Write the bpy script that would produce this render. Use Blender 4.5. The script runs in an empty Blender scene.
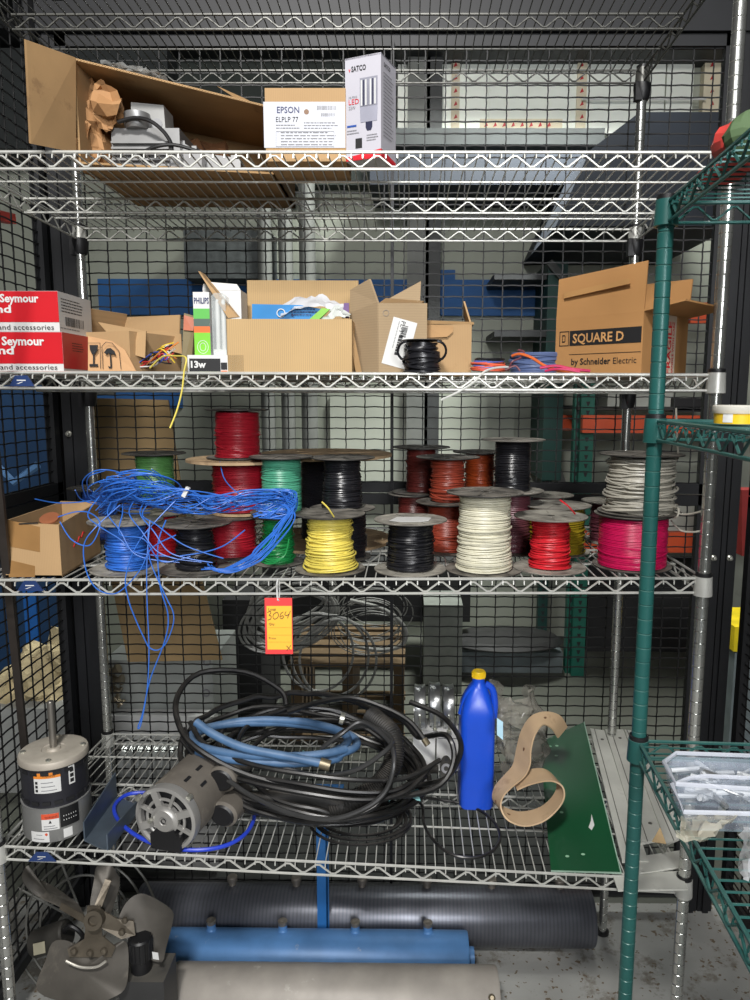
import bpy, math, random
from mathutils import Vector, Matrix, noise
RND = random.Random(11)
C = bpy.context.scene.collection
PI = math.pi
# ------------------------------------------------------------ camera solve
F_PX = 728.5; DX = 27.3
CAM = Vector((0.1456, -1.4599, 1.6417))
PITCH, YAW, ROLL = 0.1425, -0.0092, 0.0038
fwd = Vector((math.sin(YAW)*math.cos(PITCH), math.cos(YAW)*math.cos(PITCH), -math.sin(PITCH)))
rt0 = Vector((math.cos(YAW), -math.sin(YAW), 0)); up0 = rt0.cross(fwd)
RT = math.cos(ROLL)*rt0 + math.sin(ROLL)*up0
UP = -math.sin(ROLL)*rt0 + math.cos(ROLL)*up0
def at(px, py, Y):
    d = fwd + RT*((px-375-DX)/F_PX) + UP*((500-py)/F_PX)
    return CAM + d*((Y-CAM.y)/d.y)
def onz(px, py, z):
    d = fwd + RT*((px-375-DX)/F_PX) + UP*((500-py)/F_PX)
    return CAM + d*((z-CAM.z)/d.z)
def pxm(Y): return F_PX/(Y+1.46)      # pixels per metre at depth Y near eye level
cam = bpy.data.objects.new('camera', bpy.data.cameras.new('camera')); C.objects.link(cam)
cam.data.sensor_width = 36; cam.data.lens = F_PX/1000*36; cam.data.clip_start = 0.02; cam.data.shift_x = -DX/1000
cam.matrix_world = Matrix.Translation(CAM) @ Matrix((RT, UP, -fwd)).transposed().to_4x4()
bpy.context.scene.camera = cam
# ------------------------------------------------------------ materials
def lin(c): return tuple(((x/255)/12.92 if x/255 <= .04045 else ((x/255+.055)/1.055)**2.4) for x in c)
MATS = {}
def mat(name, col, rough=.6, metal=0, var=.2, scale=12, bump=0, bscale=60, dust=None, dustamt=.5, stripe=None, trans=0, alpha=1, dirt=None, coat=0, emit=0, spots=None):
    if name in MATS: return MATS[name]
    m = bpy.data.materials.new(name); m.use_nodes = True
    nt = m.node_tree; N = nt.nodes; Lk = nt.links
    b = N['Principled BSDF']; c = lin(col)
    b.inputs['Roughness'].default_value = rough; b.inputs['Metallic'].default_value = metal
    tc = N.new('ShaderNodeTexCoord')
    nz = N.new('ShaderNodeTexNoise'); nz.inputs['Scale'].default_value = scale; nz.inputs['Detail'].default_value = 5
    Lk.new(tc.outputs['Object'], nz.inputs['Vector'])
    rp = N.new('ShaderNodeValToRGB'); rp.color_ramp.elements[0].position = .32; rp.color_ramp.elements[1].position = .68
    rp.color_ramp.elements[0].color = tuple(x*(1-var) for x in c)+(1,); rp.color_ramp.elements[1].color = tuple(min(1, x*(1+var*.6)) for x in c)+(1,)
    Lk.new(nz.outputs['Fac'], rp.inputs['Fac']); out = rp.outputs['Color']
    def mixin(fac, colr, cur):
        mx = N.new('ShaderNodeMix'); mx.data_type = 'RGBA'
        Lk.new(fac, mx.inputs['Factor']); Lk.new(cur, mx.inputs[6]); mx.inputs[7].default_value = lin(colr)+(1,)
        return mx.outputs[2]
    def ramp(src, a, bb, top=1.0):
        mr = N.new('ShaderNodeMapRange'); mr.inputs['From Min'].default_value = a; mr.inputs['From Max'].default_value = bb
        mr.inputs['To Max'].default_value = top; Lk.new(src, mr.inputs['Value']); return mr.outputs['Result']
    if stripe:      # (axis, frequency, depth): faint corrugation lines
        wv = N.new('ShaderNodeTexWave'); wv.bands_direction = stripe[0]; wv.inputs['Scale'].default_value = stripe[1]; wv.inputs['Distortion'].default_value = .4
        Lk.new(tc.outputs['Object'], wv.inputs['Vector'])
        out = mixin(ramp(wv.outputs['Fac'], .3, 1, stripe[2]), tuple(x*.55 for x in col), out)
    if dirt:
        n2 = N.new('ShaderNodeTexNoise'); n2.inputs['Scale'].default_value = dirt[1]; n2.inputs['Detail'].default_value = 8; n2.inputs['Roughness'].default_value = .7
        Lk.new(tc.outputs['Object'], n2.inputs['Vector']); out = mixin(ramp(n2.outputs['Fac'], dirt[2], dirt[2]+.08, dirt[3]), dirt[0], out)
    if spots:
        n3 = N.new('ShaderNodeTexNoise'); n3.inputs['Scale'].default_value = spots[1]; n3.inputs['Detail'].default_value = 2
        Lk.new(tc.outputs['Object'], n3.inputs['Vector']); out = mixin(ramp(n3.outputs['Fac'], spots[2], spots[2]+.03, 1), spots[0], out)
    if dust:        # dust settles on faces that look up
        g = N.new('ShaderNodeNewGeometry'); sp = N.new('ShaderNodeSeparateXYZ'); Lk.new(g.outputs['Normal'], sp.inputs[0])
        mu = N.new('ShaderNodeMath'); mu.operation = 'MULTIPLY'
        Lk.new(ramp(sp.outputs['Z'], .3, .95, dustamt), mu.inputs[0]); Lk.new(ramp(nz.outputs['Fac'], .3, .6, 1), mu.inputs[1])
        out = mixin(mu.outputs[0], dust, out)
    Lk.new(out, b.inputs['Base Color'])
    if bump:
        n4 = N.new('ShaderNodeTexNoise'); n4.inputs['Scale'].default_value = bscale; n4.inputs['Detail'].default_value = 4
        Lk.new(tc.outputs['Object'], n4.inputs['Vector'])
        bp = N.new('ShaderNodeBump'); bp.inputs['Strength'].default_value = bump; bp.inputs['Distance'].default_value = .004
        Lk.new(n4.outputs['Fac'], bp.inputs['Height']); Lk.new(bp.outputs['Normal'], b.inputs['Normal'])
    if trans: b.inputs['Transmission Weight'].default_value = trans; b.inputs['IOR'].default_value = 1.15
    if alpha < 1: b.inputs['Alpha'].default_value = alpha
    if coat: b.inputs['Coat Weight'].default_value = coat
    MATS[name] = m; return m
chrome = mat('zinc chrome wire', (196,196,190), .36, .35, .12, 30)
chrome_shaded = mat('shade tinted chrome wire', (92,92,88), .4, .4, .15, 30)  # darker chrome copy, top shelf shade put into the colour
postm = mat('chrome post', (205,206,202), .22, .92, .1, 20)
blackp = mat('black plastic', (22,22,24), .45, 0, .2, 30)
blackm = mat('black powder coated steel', (24,25,28), .5, .2, .2, 10, dust=(70,70,68), dustamt=.3)
meshm = mat('black mesh wire', (20,20,21), .5, .2, .2, 10)
greenm = mat('green epoxy wire', (36,90,86), .35, .1, .15, 12, dust=(140,160,150), dustamt=.25)
card = mat('brown cardboard', (172,140,100), .85, 0, .08, 6, stripe=('X', 90, .10), dirt=((150,115,75), 9, .6, .35))
card2 = mat('pale cardboard', (184,154,110), .85, 0, .07, 7, stripe=('X', 75, .22))
cardg = mat('grey brown cardboard', (158,136,106), .88, 0, .08, 7, stripe=('Z', 60, .12), dirt=((140,118,90), 12, .6, .4))
cardd = mat('dusty cardboard', (158,126,86), .9, 0, .15, 9, dirt=((110,82,55), 14, .58, .5))
kraft = mat('kraft paper', (164,122,80), .8, 0, .15, 8, bump=.6, bscale=25)
paper = mat('white paper', (206,206,204), .6, 0, .03, 10)
ink = mat('black ink', (24,24,26), .6, 0, .05)
inkb = mat('navy ink', (40,48,92), .6, 0, .05)
inkr = mat('red ink', (196,34,40), .6, 0, .05)
inkg = mat('grey ink', (120,120,124), .6, 0, .05)
flangem = mat('dusty black spool plastic', (44,42,40), .55, 0, .3, 25, dust=(138,133,124), dustamt=.85, dirt=((150,146,138), 40, .66, .5))
flangeg = mat('grey dusty spool plastic', (104,100,94), .6, 0, .25, 22, dust=(176,172,160), dustamt=.8, dirt=((70,68,64), 30, .6, .5))
woodf = mat('particle board flange', (176,150,116), .85, 0, .2, 30, dirt=((120,96,70), 40, .55, .5))
# ------------------------------------------------------------ mesh builder
class MB:
    def __init__(s): s.v = []; s.f = []
    def add(s, vs, fs):
        k = len(s.v); s.v += [Vector(a) for a in vs]; s.f += [tuple(i+k for i in q) for q in fs]; return s
    def tube(s, pts, r, n=6, closed=False, squash=None):
        P = [Vector(p) for p in pts]; m = len(P)
        if m < 2: return s
        rs = r if isinstance(r, (list, tuple)) else [r]*m
        def tan(i):
            if closed: t = P[(i+1) % m]-P[i-1]
            else: t = P[min(i+1, m-1)]-P[max(i-1, 0)]
            return t.normalized() if t.length > 1e-9 else Vector((0,0,1))
        t0 = tan(0); ref = Vector((0,0,1)) if abs(t0.z) < .9 else Vector((0,1,0))
        u = t0.cross(ref).normalized(); vs = []; fs = []
        for i in range(m):
            t = tan(i); u = (u - t*u.dot(t))
            u = u.normalized() if u.length > 1e-6 else t.orthogonal().normalized()
            w = t.cross(u)
            for j in range(n):
                a = 2*PI*(j+.5)/n; vs.append(P[i] + (u*math.cos(a)+w*math.sin(a))*rs[i])
        for i in range(m if closed else m-1):
            for j in range(n):
                a = i*n+j; b = i*n+(j+1) % n; c = ((i+1) % m)*n+(j+1) % n; d = ((i+1) % m)*n+j
                fs.append((a, d, c, b))
        if not closed:
            fs.append(tuple(range(n))); fs.append(tuple(reversed(range((m-1)*n, m*n))))
        return s.add(vs, fs)
    def box(s, c, size, rot=None):
        c = Vector(c); vs = []
        for x in (-.5, .5):
            for y in (-.5, .5):
                for z in (-.5, .5):
                    p = Vector((x*size[0], y*size[1], z*size[2])); vs.append(c + (rot @ p if rot else p))
        return s.add(vs, [(0,1,3,2),(4,6,7,5),(0,4,5,1),(2,3,7,6),(0,2,6,4),(1,5,7,3)])
    def bar(s, a, b, w, h, upv=(0,0,1)):          # rectangular bar between two points
        a = Vector(a); b = Vector(b); t = (b-a).normalized(); u = Vector(upv)
        if abs(u.dot(t)) > .95: u = Vector((0,1,0))
        sd = t.cross(u).normalized()*(w/2); u = sd.cross(t).normalized()*(h/2)
        return s.add([a-sd-u,a+sd-u,a+sd+u,a-sd+u,b-sd-u,b+sd-u,b+sd+u,b-sd+u], [(0,1,2,3),(7,6,5,4),(0,4,5,1),(1,5,6,2),(2,6,7,3),(3,7,4,0)])
    def prism(s, poly, vec):                       # polygon extruded by vec
        P = [Vector(p) for p in poly]; vec = Vector(vec); n = len(P)
        fs = [tuple(range(n)), tuple(reversed(range(n, 2*n)))]+[(i, i+n, (i+1) % n+n, (i+1) % n) for i in range(n)]
        return s.add(P+[p+vec for p in P], fs)
    def lathe(s, prof, n=24, M=None, caps=True):   # profile of (r, z)
        vs = []; fs = []
        for r, z in prof:
            for j in range(n):
                a = 2*PI*j/n; vs.append(Vector((r*math.cos(a), r*math.sin(a), z)))
        for i in range(len(prof)-1):
            for j in range(n):
                fs.append((i*n+j, i*n+(j+1) % n, (i+1)*n+(j+1) % n, (i+1)*n+j))
        if caps:
            fs.append(tuple(reversed(range(n)))); fs.append(tuple(range((len(prof)-1)*n, len(prof)*n)))
        if M: vs = [M @ v for v in vs]
        return s.add(vs, fs)
    def grid(s, fn, nu, nv, thick=None):           # parametric sheet
        vs = [Vector(fn(i/nu, j/nv)) for i in range(nu+1) for j in range(nv+1)]
        fs = [(i*(nv+1)+j, (i+1)*(nv+1)+j, (i+1)*(nv+1)+j+1, i*(nv+1)+j+1) for i in range(nu) for j in range(nv)]
        return s.add(vs, fs)
    def build(s, name, m, parent=None, local=False, smooth=True, loc=None, ang=35):
        me = bpy.data.meshes.new(name); vs = s.v
        if parent is not None and not local:
            r = parent
            while r.parent: r = r.parent
            o0 = r.location; ri = r.rotation_euler.to_matrix().inverted(); vs = [ri @ (v-o0) for v in vs]
        if parent is None and loc is None and vs:
            xs = [v.x for v in vs]; ys = [v.y for v in vs]; zs = [v.z for v in vs]
            loc = Vector(((min(xs)+max(xs))/2, (min(ys)+max(ys))/2, min(zs)))
            vs = [v-loc for v in vs]
        me.from_pydata([tuple(v) for v in vs], [], s.f)
        me.materials.append(m)
        if smooth:
            me.polygons.foreach_set('use_smooth', [True]*len(me.polygons)); me.set_sharp_from_angle(angle=math.radians(ang))
        me.update()
        o = bpy.data.objects.new(name, me); C.objects.link(o)
        if parent is not None: o.parent = parent
        elif loc is not None: o.location = loc
        return o
def tag(o, label, cat, group=None, kind=None):
    if label: o['label'] = label
    if cat: o['category'] = cat
    if group: o['group'] = group
    if kind: o['kind'] = kind
    return o
def thing(name, label, cat, loc=(0,0,0), rotz=0, group=None):
    o = bpy.data.objects.new(name, None); o.empty_display_size = .05; C.objects.link(o)
    o.location = loc; o.rotation_euler = (0,0,rotz); return tag(o, label, cat, group)
def struct(name, mb, m, smooth=False):
    o = mb.build(name, m, smooth=smooth); o['kind'] = 'structure'; return o
def spline(pts, n=8, closed=False):
    P = [Vector(p) for p in pts]; m = len(P); out = []
    rng = range(m if closed else m-1)
    for i in rng:
        if closed: a, b, c, d = P[i-1], P[i], P[(i+1) % m], P[(i+2) % m]
        else: a, b, c, d = P[max(i-1, 0)], P[i], P[i+1], P[min(i+2, m-1)]
        for k in range(n):
            t = k/n
            out.append(.5*((2*b)+(c-a)*t+(2*a-5*b+4*c-d)*t*t+(3*b-a-3*c+d)*t**3))
    if not closed: out.append(P[-1])
    return out
def pxpath(pts, n=8, closed=False): return spline([at(*p) for p in pts], n, closed)
def text(body, parent, origin, right, up, h, m, width=None, bold=0, name='lettering', local=True, center=False, lift=.0007):
    cu = bpy.data.curves.new('t', 'FONT'); cu.body = body; cu.size = 1; cu.offset = bold; cu.resolution_u = 2
    to = bpy.data.objects.new('t', cu); C.objects.link(to)
    me = bpy.data.meshes.new_from_object(to); bpy.data.objects.remove(to); bpy.data.curves.remove(cu)
    vs = [v.co.copy() for v in me.vertices]; fs = [tuple(p.vertices) for p in me.polygons]
    bpy.data.meshes.remove(me)
    if not vs: return None
    x0 = min(v.x for v in vs); x1 = max(v.x for v in vs); s = h/.70
    sx = (width/(x1-x0)) if width else s
    origin = Vector(origin); right = Vector(right).normalized(); up = Vector(up).normalized(); nrm = right.cross(up)
    off = -(x1-x0)*sx/2 if center else 0
    mb = MB(); mb.add([origin + right*((v.x-x0)*sx+off) + up*(v.y*s) + nrm*lift for v in vs], fs)
    return mb.build(name, m, parent, local=local, smooth=False)
def patch(parent, name, origin, right, up, w, h, m, t=.0005, local=True, rot=0):   # thin label, origin = lower left
    right = Vector(right).normalized(); up = Vector(up).normalized(); o = Vector(origin)
    if rot:
        r2 = right*math.cos(rot)+up*math.sin(rot); up = -right*math.sin(rot)+up*math.cos(rot); right = r2
    nrm = right.cross(up)
    mb = MB(); mb.prism([o, o+up*h, o+up*h+right*w, o+right*w], nrm*t)
    return mb.build(name, m, parent, local=local, smooth=False)
# ------------------------------------------------------------ wire shelving
def grooved_post(x, y, z0, z1, r=.0127):
    prof = [(r, z0)]; z = z0+.02
    while z < z1-.02:
        prof += [(r, z-.0012), (r*.9, z), (r, z+.0012)]; z += .0254
    prof.append((r, z1)); mb = MB(); mb.lathe(prof, 14, Matrix.Translation((x, y, 0))); return mb
def wave(mb, a, b, za, zb, period, r, off):        # zigzag rod between two rails
    a = Vector(a); b = Vector(b); L = (b-a).length; n = int(L/(period/2)); pts = []
    for i in range(n+1):
        t = (i*period/2+ (L-n*period/2)/2)/L; p = a.lerp(b, t)
        d = (b-a).normalized()*(period*.06)
        hi = i % 2 == 0; dz = (za-.006 if hi else zb+.004)
        pts += [p-d+Vector((0,0,dz))+off, p+d+Vector((0,0,dz))+off]
    mb.tube(pts, r, 5); return mb
def wire_shelf(unit, x0, x1, y0, y1, hf, m, deck_axis='y', nrod=2, clipm=None, pitch=.0218, period=.0653, midx=1):
    """hf(x,y) = height of the top rail; returns the shelf part"""
    H = .0305; rr = .0031; e = .0165
    V = lambda x, y, dz=0: Vector((x, y, hf(x, y)+dz))
    deck = MB()
    if deck_axis == 'y':
        n = int((x1-x0-2*e)/pitch)
        for i in range(n+1):
            x = x0+e+(x1-x0-2*e)*i/n
            deck.tube([V(x, y0-.003, -.012), V(x, y0-.002, -.005), V(x, y0+.004, -.0028), V(x, (y0+y1)/2, -.0028), V(x, y1-.004, -.0028), V(x, y1+.002, -.006)], .00155, 4)
        for k in range(1, nrod+1):
            y = y0+(y1-y0)*(k/(nrod+1)) if nrod != 2 else y0+(y1-y0)*(.27 if k == 1 else .77)
            deck.tube([V(x0, y, -.007), V((x0+x1)/2, y, -.007), V(x1, y, -.007)], .0024, 6)
    else:
        n = int((y1-y0-2*e)/pitch)
        for i in range(n+1):
            y = y0+e+(y1-y0-2*e)*i/n
            deck.tube([V(x0-.003, y, -.012), V(x0-.002, y, -.005), V(x0+.004, y, -.0028), V(x1-.004, y, -.0028), V(x1+.002, y, -.006)], .00155, 4)
        for k in (1, 2):
            x = x0+(x1-x0)*k/3; deck.tube([V(x, y0, -.007), V(x, y1, -.007)], .0024, 6)
    sh = deck.build('wire_shelf', m, unit)
    def truss(a, b, off=Vector((0,0,0))):
        mb = MB(); A = Vector((a[0], a[1], 0)); B = Vector((b[0], b[1], 0)); pa = []; pb = []
        for i in range(9):
            p = A.lerp(B, i/8); h = hf(p.x, p.y); pa.append(Vector((p.x, p.y, h))+off); pb.append(Vector((p.x, p.y, h-H))+off)
        mb.tube(pa, rr, 6); mb.tube(pb, rr*.9, 6)
        L = (B-A).length; n = int(L/(period/2)); pts = []
        for i in range(n+1):
            t = (i*period/2+(L-n*period/2)/2)/L; hi = (i+midx) % 2 == 0
            for dd in (-.06, .06):
                p = A.lerp(B, min(1, max(0, t+dd*period/L))); pts.append(Vector((p.x, p.y, hf(p.x, p.y)-(.007 if hi else H-.0045)))+off)
        mb.tube(pts, .0021, 5); mb.build('truss', m, sh)
    c = .014
    truss((x0+c, y0), (x1-c, y0)); truss((x0+c, y1), (x1-c, y1)); truss((x0, y0+c), (x0, y1-c)); truss((x1, y0+c), (x1, y1-c))
    if deck_axis == 'y': truss((x0+.004, (y0+y1)/2), (x1-.004, (y0+y1)/2), Vector((0,0,-.004)))
    for x in (x0, x1):
        for y in (y0, y1):
            h = hf(x, y); mb = MB()
            mb.lathe([(.0145, h-H-.006), (.019, h-H-.005), (.0175, h-.002), (.0175, h+.004), (.0145, h+.005)], 18, Matrix.Translation((x, y, 0)), caps=False)
            mb.build('corner_collar', m, sh)
            mb = MB(); mb.lathe([(.0135, h+.003), (.0165, h+.004), (.0165, h+.011), (.0135, h+.012)], 18, Matrix.Translation((x, y, 0)), caps=False)
            mb.build('plastic_sleeve', blackp, sh)
    return sh
HD, HC, HB, HE = CAM.z+.4498, CAM.z+.0424, CAM.z-.3749, CAM.z+.8407
TILT = {HD: lambda x, y: HD+.0065-.013*y/DP, HB: lambda x, y: HB+.009*x}      # two shelves are clipped slightly out of level
W2 = .7495; DP = .584
afl = at(3, 846, 0).z; afr = at(683, 880, 0).z; abl = at(104, 734, DP).z; abr = at(613, 740, DP).z
def hA(x, y):
    u = (x+W2)/(2*W2); v = y/DP
    return afl*(1-u)*(1-v)+afr*u*(1-v)+abl*(1-u)*v+abr*u*v
unit = thing('wire_shelving_unit', 'tall five-shelf chrome wire shelving unit filled with wire spools and boxes', 'shelving', (0, DP/2, 0))
for x in (-W2, W2):
    for y in (0, DP):
        p = grooved_post(x, y, .0, HE+.008).build('post', postm, unit)
        fb = MB(); fb.lathe([(.012, 0), (.02, .001), (.02, .01), (.013, .012)], 14, Matrix.Translation((x, y, 0))); fb.build('levelling_foot', blackp, p)
for h in (HE, HD, HC, HB):
    sh = wire_shelf(unit, -W2, W2, 0, DP, TILT.get(h, (lambda x, y, h=h: h)), chrome_shaded if h == HE else chrome)
    if h in (HE, HD, HC):
        for xx in (-W2, W2):          # black snap-on collar holding the rear corners
            cb = MB(); cb.lathe([(.016, h-.075), (.019, h-.07), (.0225, h-.045), (.0225, h-.034), (.017, h-.032)], 14, Matrix.Translation((xx, DP, 0)))
            cb.box((xx-.012, DP-.008, h-.055), (.018, .02, .045)); cb.build('shelf_clip', blackp, sh)
shA = wire_shelf(unit, -W2, W2, 0, DP, hA, chrome)
# blue maker badges on the front rails
badgem = mat('blue badge', (38,58,104), .4, .1, .1)
for h, (pxa, pxb) in ((HC, (9, 34)), (HB, (17, 43)), (None, (28, 56))):
    xa = at(pxa, 380 if h == HC else 586, -.006).x; xb = at(pxb, 380 if h == HC else 586, -.006).x
    if h is None:
        xa = at(28, 860, -.006).x; xb = at(56, 860, -.006).x; h = hA((xa+xb)/2, 0)
    mb = MB(); mb.prism([(xa, -.007, h-.027), ((xa+xb)/2-.012, -.007, h-.006), ((xa+xb)/2+.012, -.007, h-.006), (xb, -.007, h-.027)], (0, .003, 0))
    b = mb.build('badge', badgem, unit, smooth=False)
    mb = MB(); xm = (xa+xb)/2; mb.add([(xm-.009,-.0074,h-.0165),(xm+.009,-.0074,h-.0165),(xm+.009,-.0074,h-.0145),(xm-.009,-.0074,h-.0145)], [(0,1,2,3)]); mb.add([(xm-.010,-.0074,h-.0225),(xm-.006,-.0074,h-.0225),(xm+.004,-.0074,h-.0185),(xm+.001,-.0074,h-.0185)], [(0,1,2,3)]); mb.build('badge_mark', paper, b, smooth=False)
# ------------------------------------------------------------ green shelving on the right
GY = -.247; gx = at(655, 430, GY).x
hg1 = at(668, 203, GY).z; hg2 = at(652, 421, GY).z; hg3 = at(633, 741, GY).z
gun = thing('green_wire_shelving_unit', 'green coated wire shelving unit standing at right in front of the chrome one', 'shelving', (gx, GY, 0))
gu = []
GA = math.radians(-2.8)     # seen from above the long side turns a little clockwise
GW, GL = .42, 1.22
for lx in (0, GW):
    for ly in (0, -GL):
        p = grooved_post(lx, ly, 0, hg1+.004).build('post', greenm, gun, local=True)
        fb = MB(); fb.lathe([(.012, 0), (.02, .001), (.02, .01), (.013, .012)], 14, Matrix.Translation((lx, ly, 0))); fb.build('levelling_foot', blackp, p, local=True)
gun2 = gun.location.copy(); gun.location = (0,0,0)
for h in (hg1, hg2, hg3, .16):
    wire_shelf(gun, 0, GW, -GL, 0, (lambda x, y, h=h: h), greenm, deck_axis='x', period=.06)
gun.location = gun2; gun.rotation_euler = (0, 0, GA)
def G(lx, ly, z): 
    return gun2 + Vector((lx*math.cos(GA)-ly*math.sin(GA), lx*math.sin(GA)+ly*math.cos(GA), z))
# ------------------------------------------------------------ mesh cage
MY = .69
def crimp(mb, a, b, n, amp, dirv, r):
    a = Vector(a); b = Vector(b); d = Vector(dirv); pts = []
    for i in range(2*n+1):
        pts.append(a.lerp(b, i/(2*n)) + d*(amp*(1 if (i//1) % 2 else -1)))
    mb.tube(pts, r, 4)
def mesh_panel(name, label, o, ux, w, z0, z1, group=None, frame=.03, cw=.0557, ch=.0317):
    o = Vector(o); ux = Vector(ux).normalized(); nrm = Vector((-ux.y, ux.x, 0))
    t = thing(name, label, 'mesh panel', (o + ux*(w/2)).to_3d() + Vector((0,0,z0)), 0, group)
    mb = MB(); nx = round(w/cw); nz = round((z1-z0)/ch)
    for i in range(1, nx):
        p = o+ux*(i*w/nx); crimp(mb, p+Vector((0,0,z0)), p+Vector((0,0,z1)), max(1, nz), .0006, ux, .0023)
    for j in range(1, nz):
        z = z0+(z1-z0)*j/nz; crimp(mb, o+Vector((0,0,z)), o+ux*w+Vector((0,0,z)), nx, .0008, (0,0,1), .0023)
    mb.build('woven_mesh', meshm, t)
    fr = MB(); f = frame
    for z in (z0+f/2, z1-f/2): fr.bar(o+Vector((0,0,z)), o+ux*w+Vector((0,0,z)), f*.8, f)
    for q in (f/2, w-f/2): fr.bar(o+ux*q+Vector((0,0,z0)), o+ux*q+Vector((0,0,z1)), f, f*.8, nrm)
    fr.build('panel_frame', blackm, t, smooth=False)
    return t
zsplit = at(375, 492, MY).z; zb = at(375, 884, MY).z; ztop = at(375, 44, MY).z
xl, xr = -.83, 1.03
mesh_panel('wire_mesh_panel', 'black woven wire mesh panel behind the upper shelves', (xl, MY, 0), (1,0,0), xr-xl, zsplit, ztop+.02)
mesh_panel('wire_mesh_panel', 'black woven wire mesh panel behind the lower shelves, floor rail showing', (xl, MY, 0), (1,0,0), xr-xl, zb-.02, zsplit-.004)
mesh_panel('wire_mesh_panel', 'black woven wire mesh panel above the dark beam at the very top', (xl, MY, 0), (1,0,0), xr-xl, ztop+.1, ztop+.5)
bm_ = MB(); bm_.box(((xl+xr)/2, MY, ztop+.06), (xr-xl+.2, .05, .075)); tag(bm_.build('cage_beam', blackm, smooth=False), 'dark horizontal steel beam across the top of the mesh cage', 'beam')
st = MB(); xs = at(392, 450, MY-.012).x; st.box((xs, MY-.022, ztop/2), (.009, .012, ztop)); tag(st.build('mesh_stiffener', blackm, smooth=False), 'thin black vertical bar stiffening the middle of the rear mesh', 'bar')
mesh_panel('wire_mesh_panel', 'black woven wire mesh panel on the left side, upper part', (-.885, -.55, 0), (0,1,0), MY+.55-.03, zsplit, 2.75)
mesh_panel('wire_mesh_panel', 'black woven wire mesh panel on the left side, lower part', (-.885, -.55, 0), (0,1,0), MY+.55-.03, .12, zsplit-.004)
mesh_panel('wire_mesh_panel', 'black woven wire mesh panel on the right side, upper part', (1.15, -.6, 0), (0,1,0), MY+.6-.03, zsplit, 2.75)
mesh_panel('wire_mesh_panel', 'black woven wire mesh panel on the right side, lower part', (1.15, -.6, 0), (0,1,0), MY+.6-.03, .1, zsplit-.004)
boltm = mat('zinc bolt', (190,190,180), .3, .8, .1)
for (x, w_, lab) in ((-.905, .045, 'black steel cage post in the far left corner, left of a pair'), (-.854, .044, 'black steel cage post in the left corner beside the rear mesh'),
                     (1.055, .045, 'black steel cage post in the right corner beside the rear mesh'), (1.103, .045, 'black steel cage post at the right corner against the side mesh')):
    t = thing('cage_post', lab, 'post', (x, MY+.02, 0)); mb = MB(); mb.box((x, MY+.02, 1.4), (w_, .05, 2.8)); mb.box((x, MY-.008, 1.4), (w_*.4, .012, 2.8)); mb.build('post_channel', blackm, t, smooth=False)
    bt = MB()
    z = at(400, 435, MY).z if x < 0 else at(400, 555, MY).z
    bt.lathe([(.009, 0), (.009, .003), (.005, .006), (.005, .014), (.001, .015)], 10, Matrix.Translation((x, MY-.014, z)) @ Matrix.Rotation(PI/2, 4, 'X')); bt.build('bolt', boltm, t)
# ------------------------------------------------------------ building shell
floorm = mat('worn painted concrete', (150,150,146), .7, 0, .15, 5, bump=.3, bscale=30, dirt=((98,90,78), 9, .53, .75), spots=((98,84,66), 60, .64))
f1 = MB(); f1.box((.3, -2.44, -.02), (7.4, 6.32, .04)); struct('floor', f1, floorm)
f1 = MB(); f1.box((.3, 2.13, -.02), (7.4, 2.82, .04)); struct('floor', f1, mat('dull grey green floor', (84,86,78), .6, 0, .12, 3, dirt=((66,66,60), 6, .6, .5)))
wallm = mat('grey green painted wall', (150,154,142), .8, 0, .12, 1.5, dirt=((120,122,112), 3, .6, .5))
walld = mat('dark grey wall', (62,64,62), .85, 0, .15, 2)  # even dark grey for side walls and ceiling
wb = MB(); wb.box((.3, 3.45, 2.3), (7.4, .1, 4.7)); struct('wall_back', wb, wallm)
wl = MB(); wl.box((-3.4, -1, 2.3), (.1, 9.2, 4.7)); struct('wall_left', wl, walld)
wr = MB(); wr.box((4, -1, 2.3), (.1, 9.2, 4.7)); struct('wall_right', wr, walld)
wf = MB(); wf.box((.3, -5.6, 2.3), (7.4, .1, 4.7)); struct('wall_front', wf, wallm)
ce = MB(); ce.box((.3, -1, 4.67), (7.4, 9.2, .06)); struct('ceiling', ce, walld)
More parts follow.
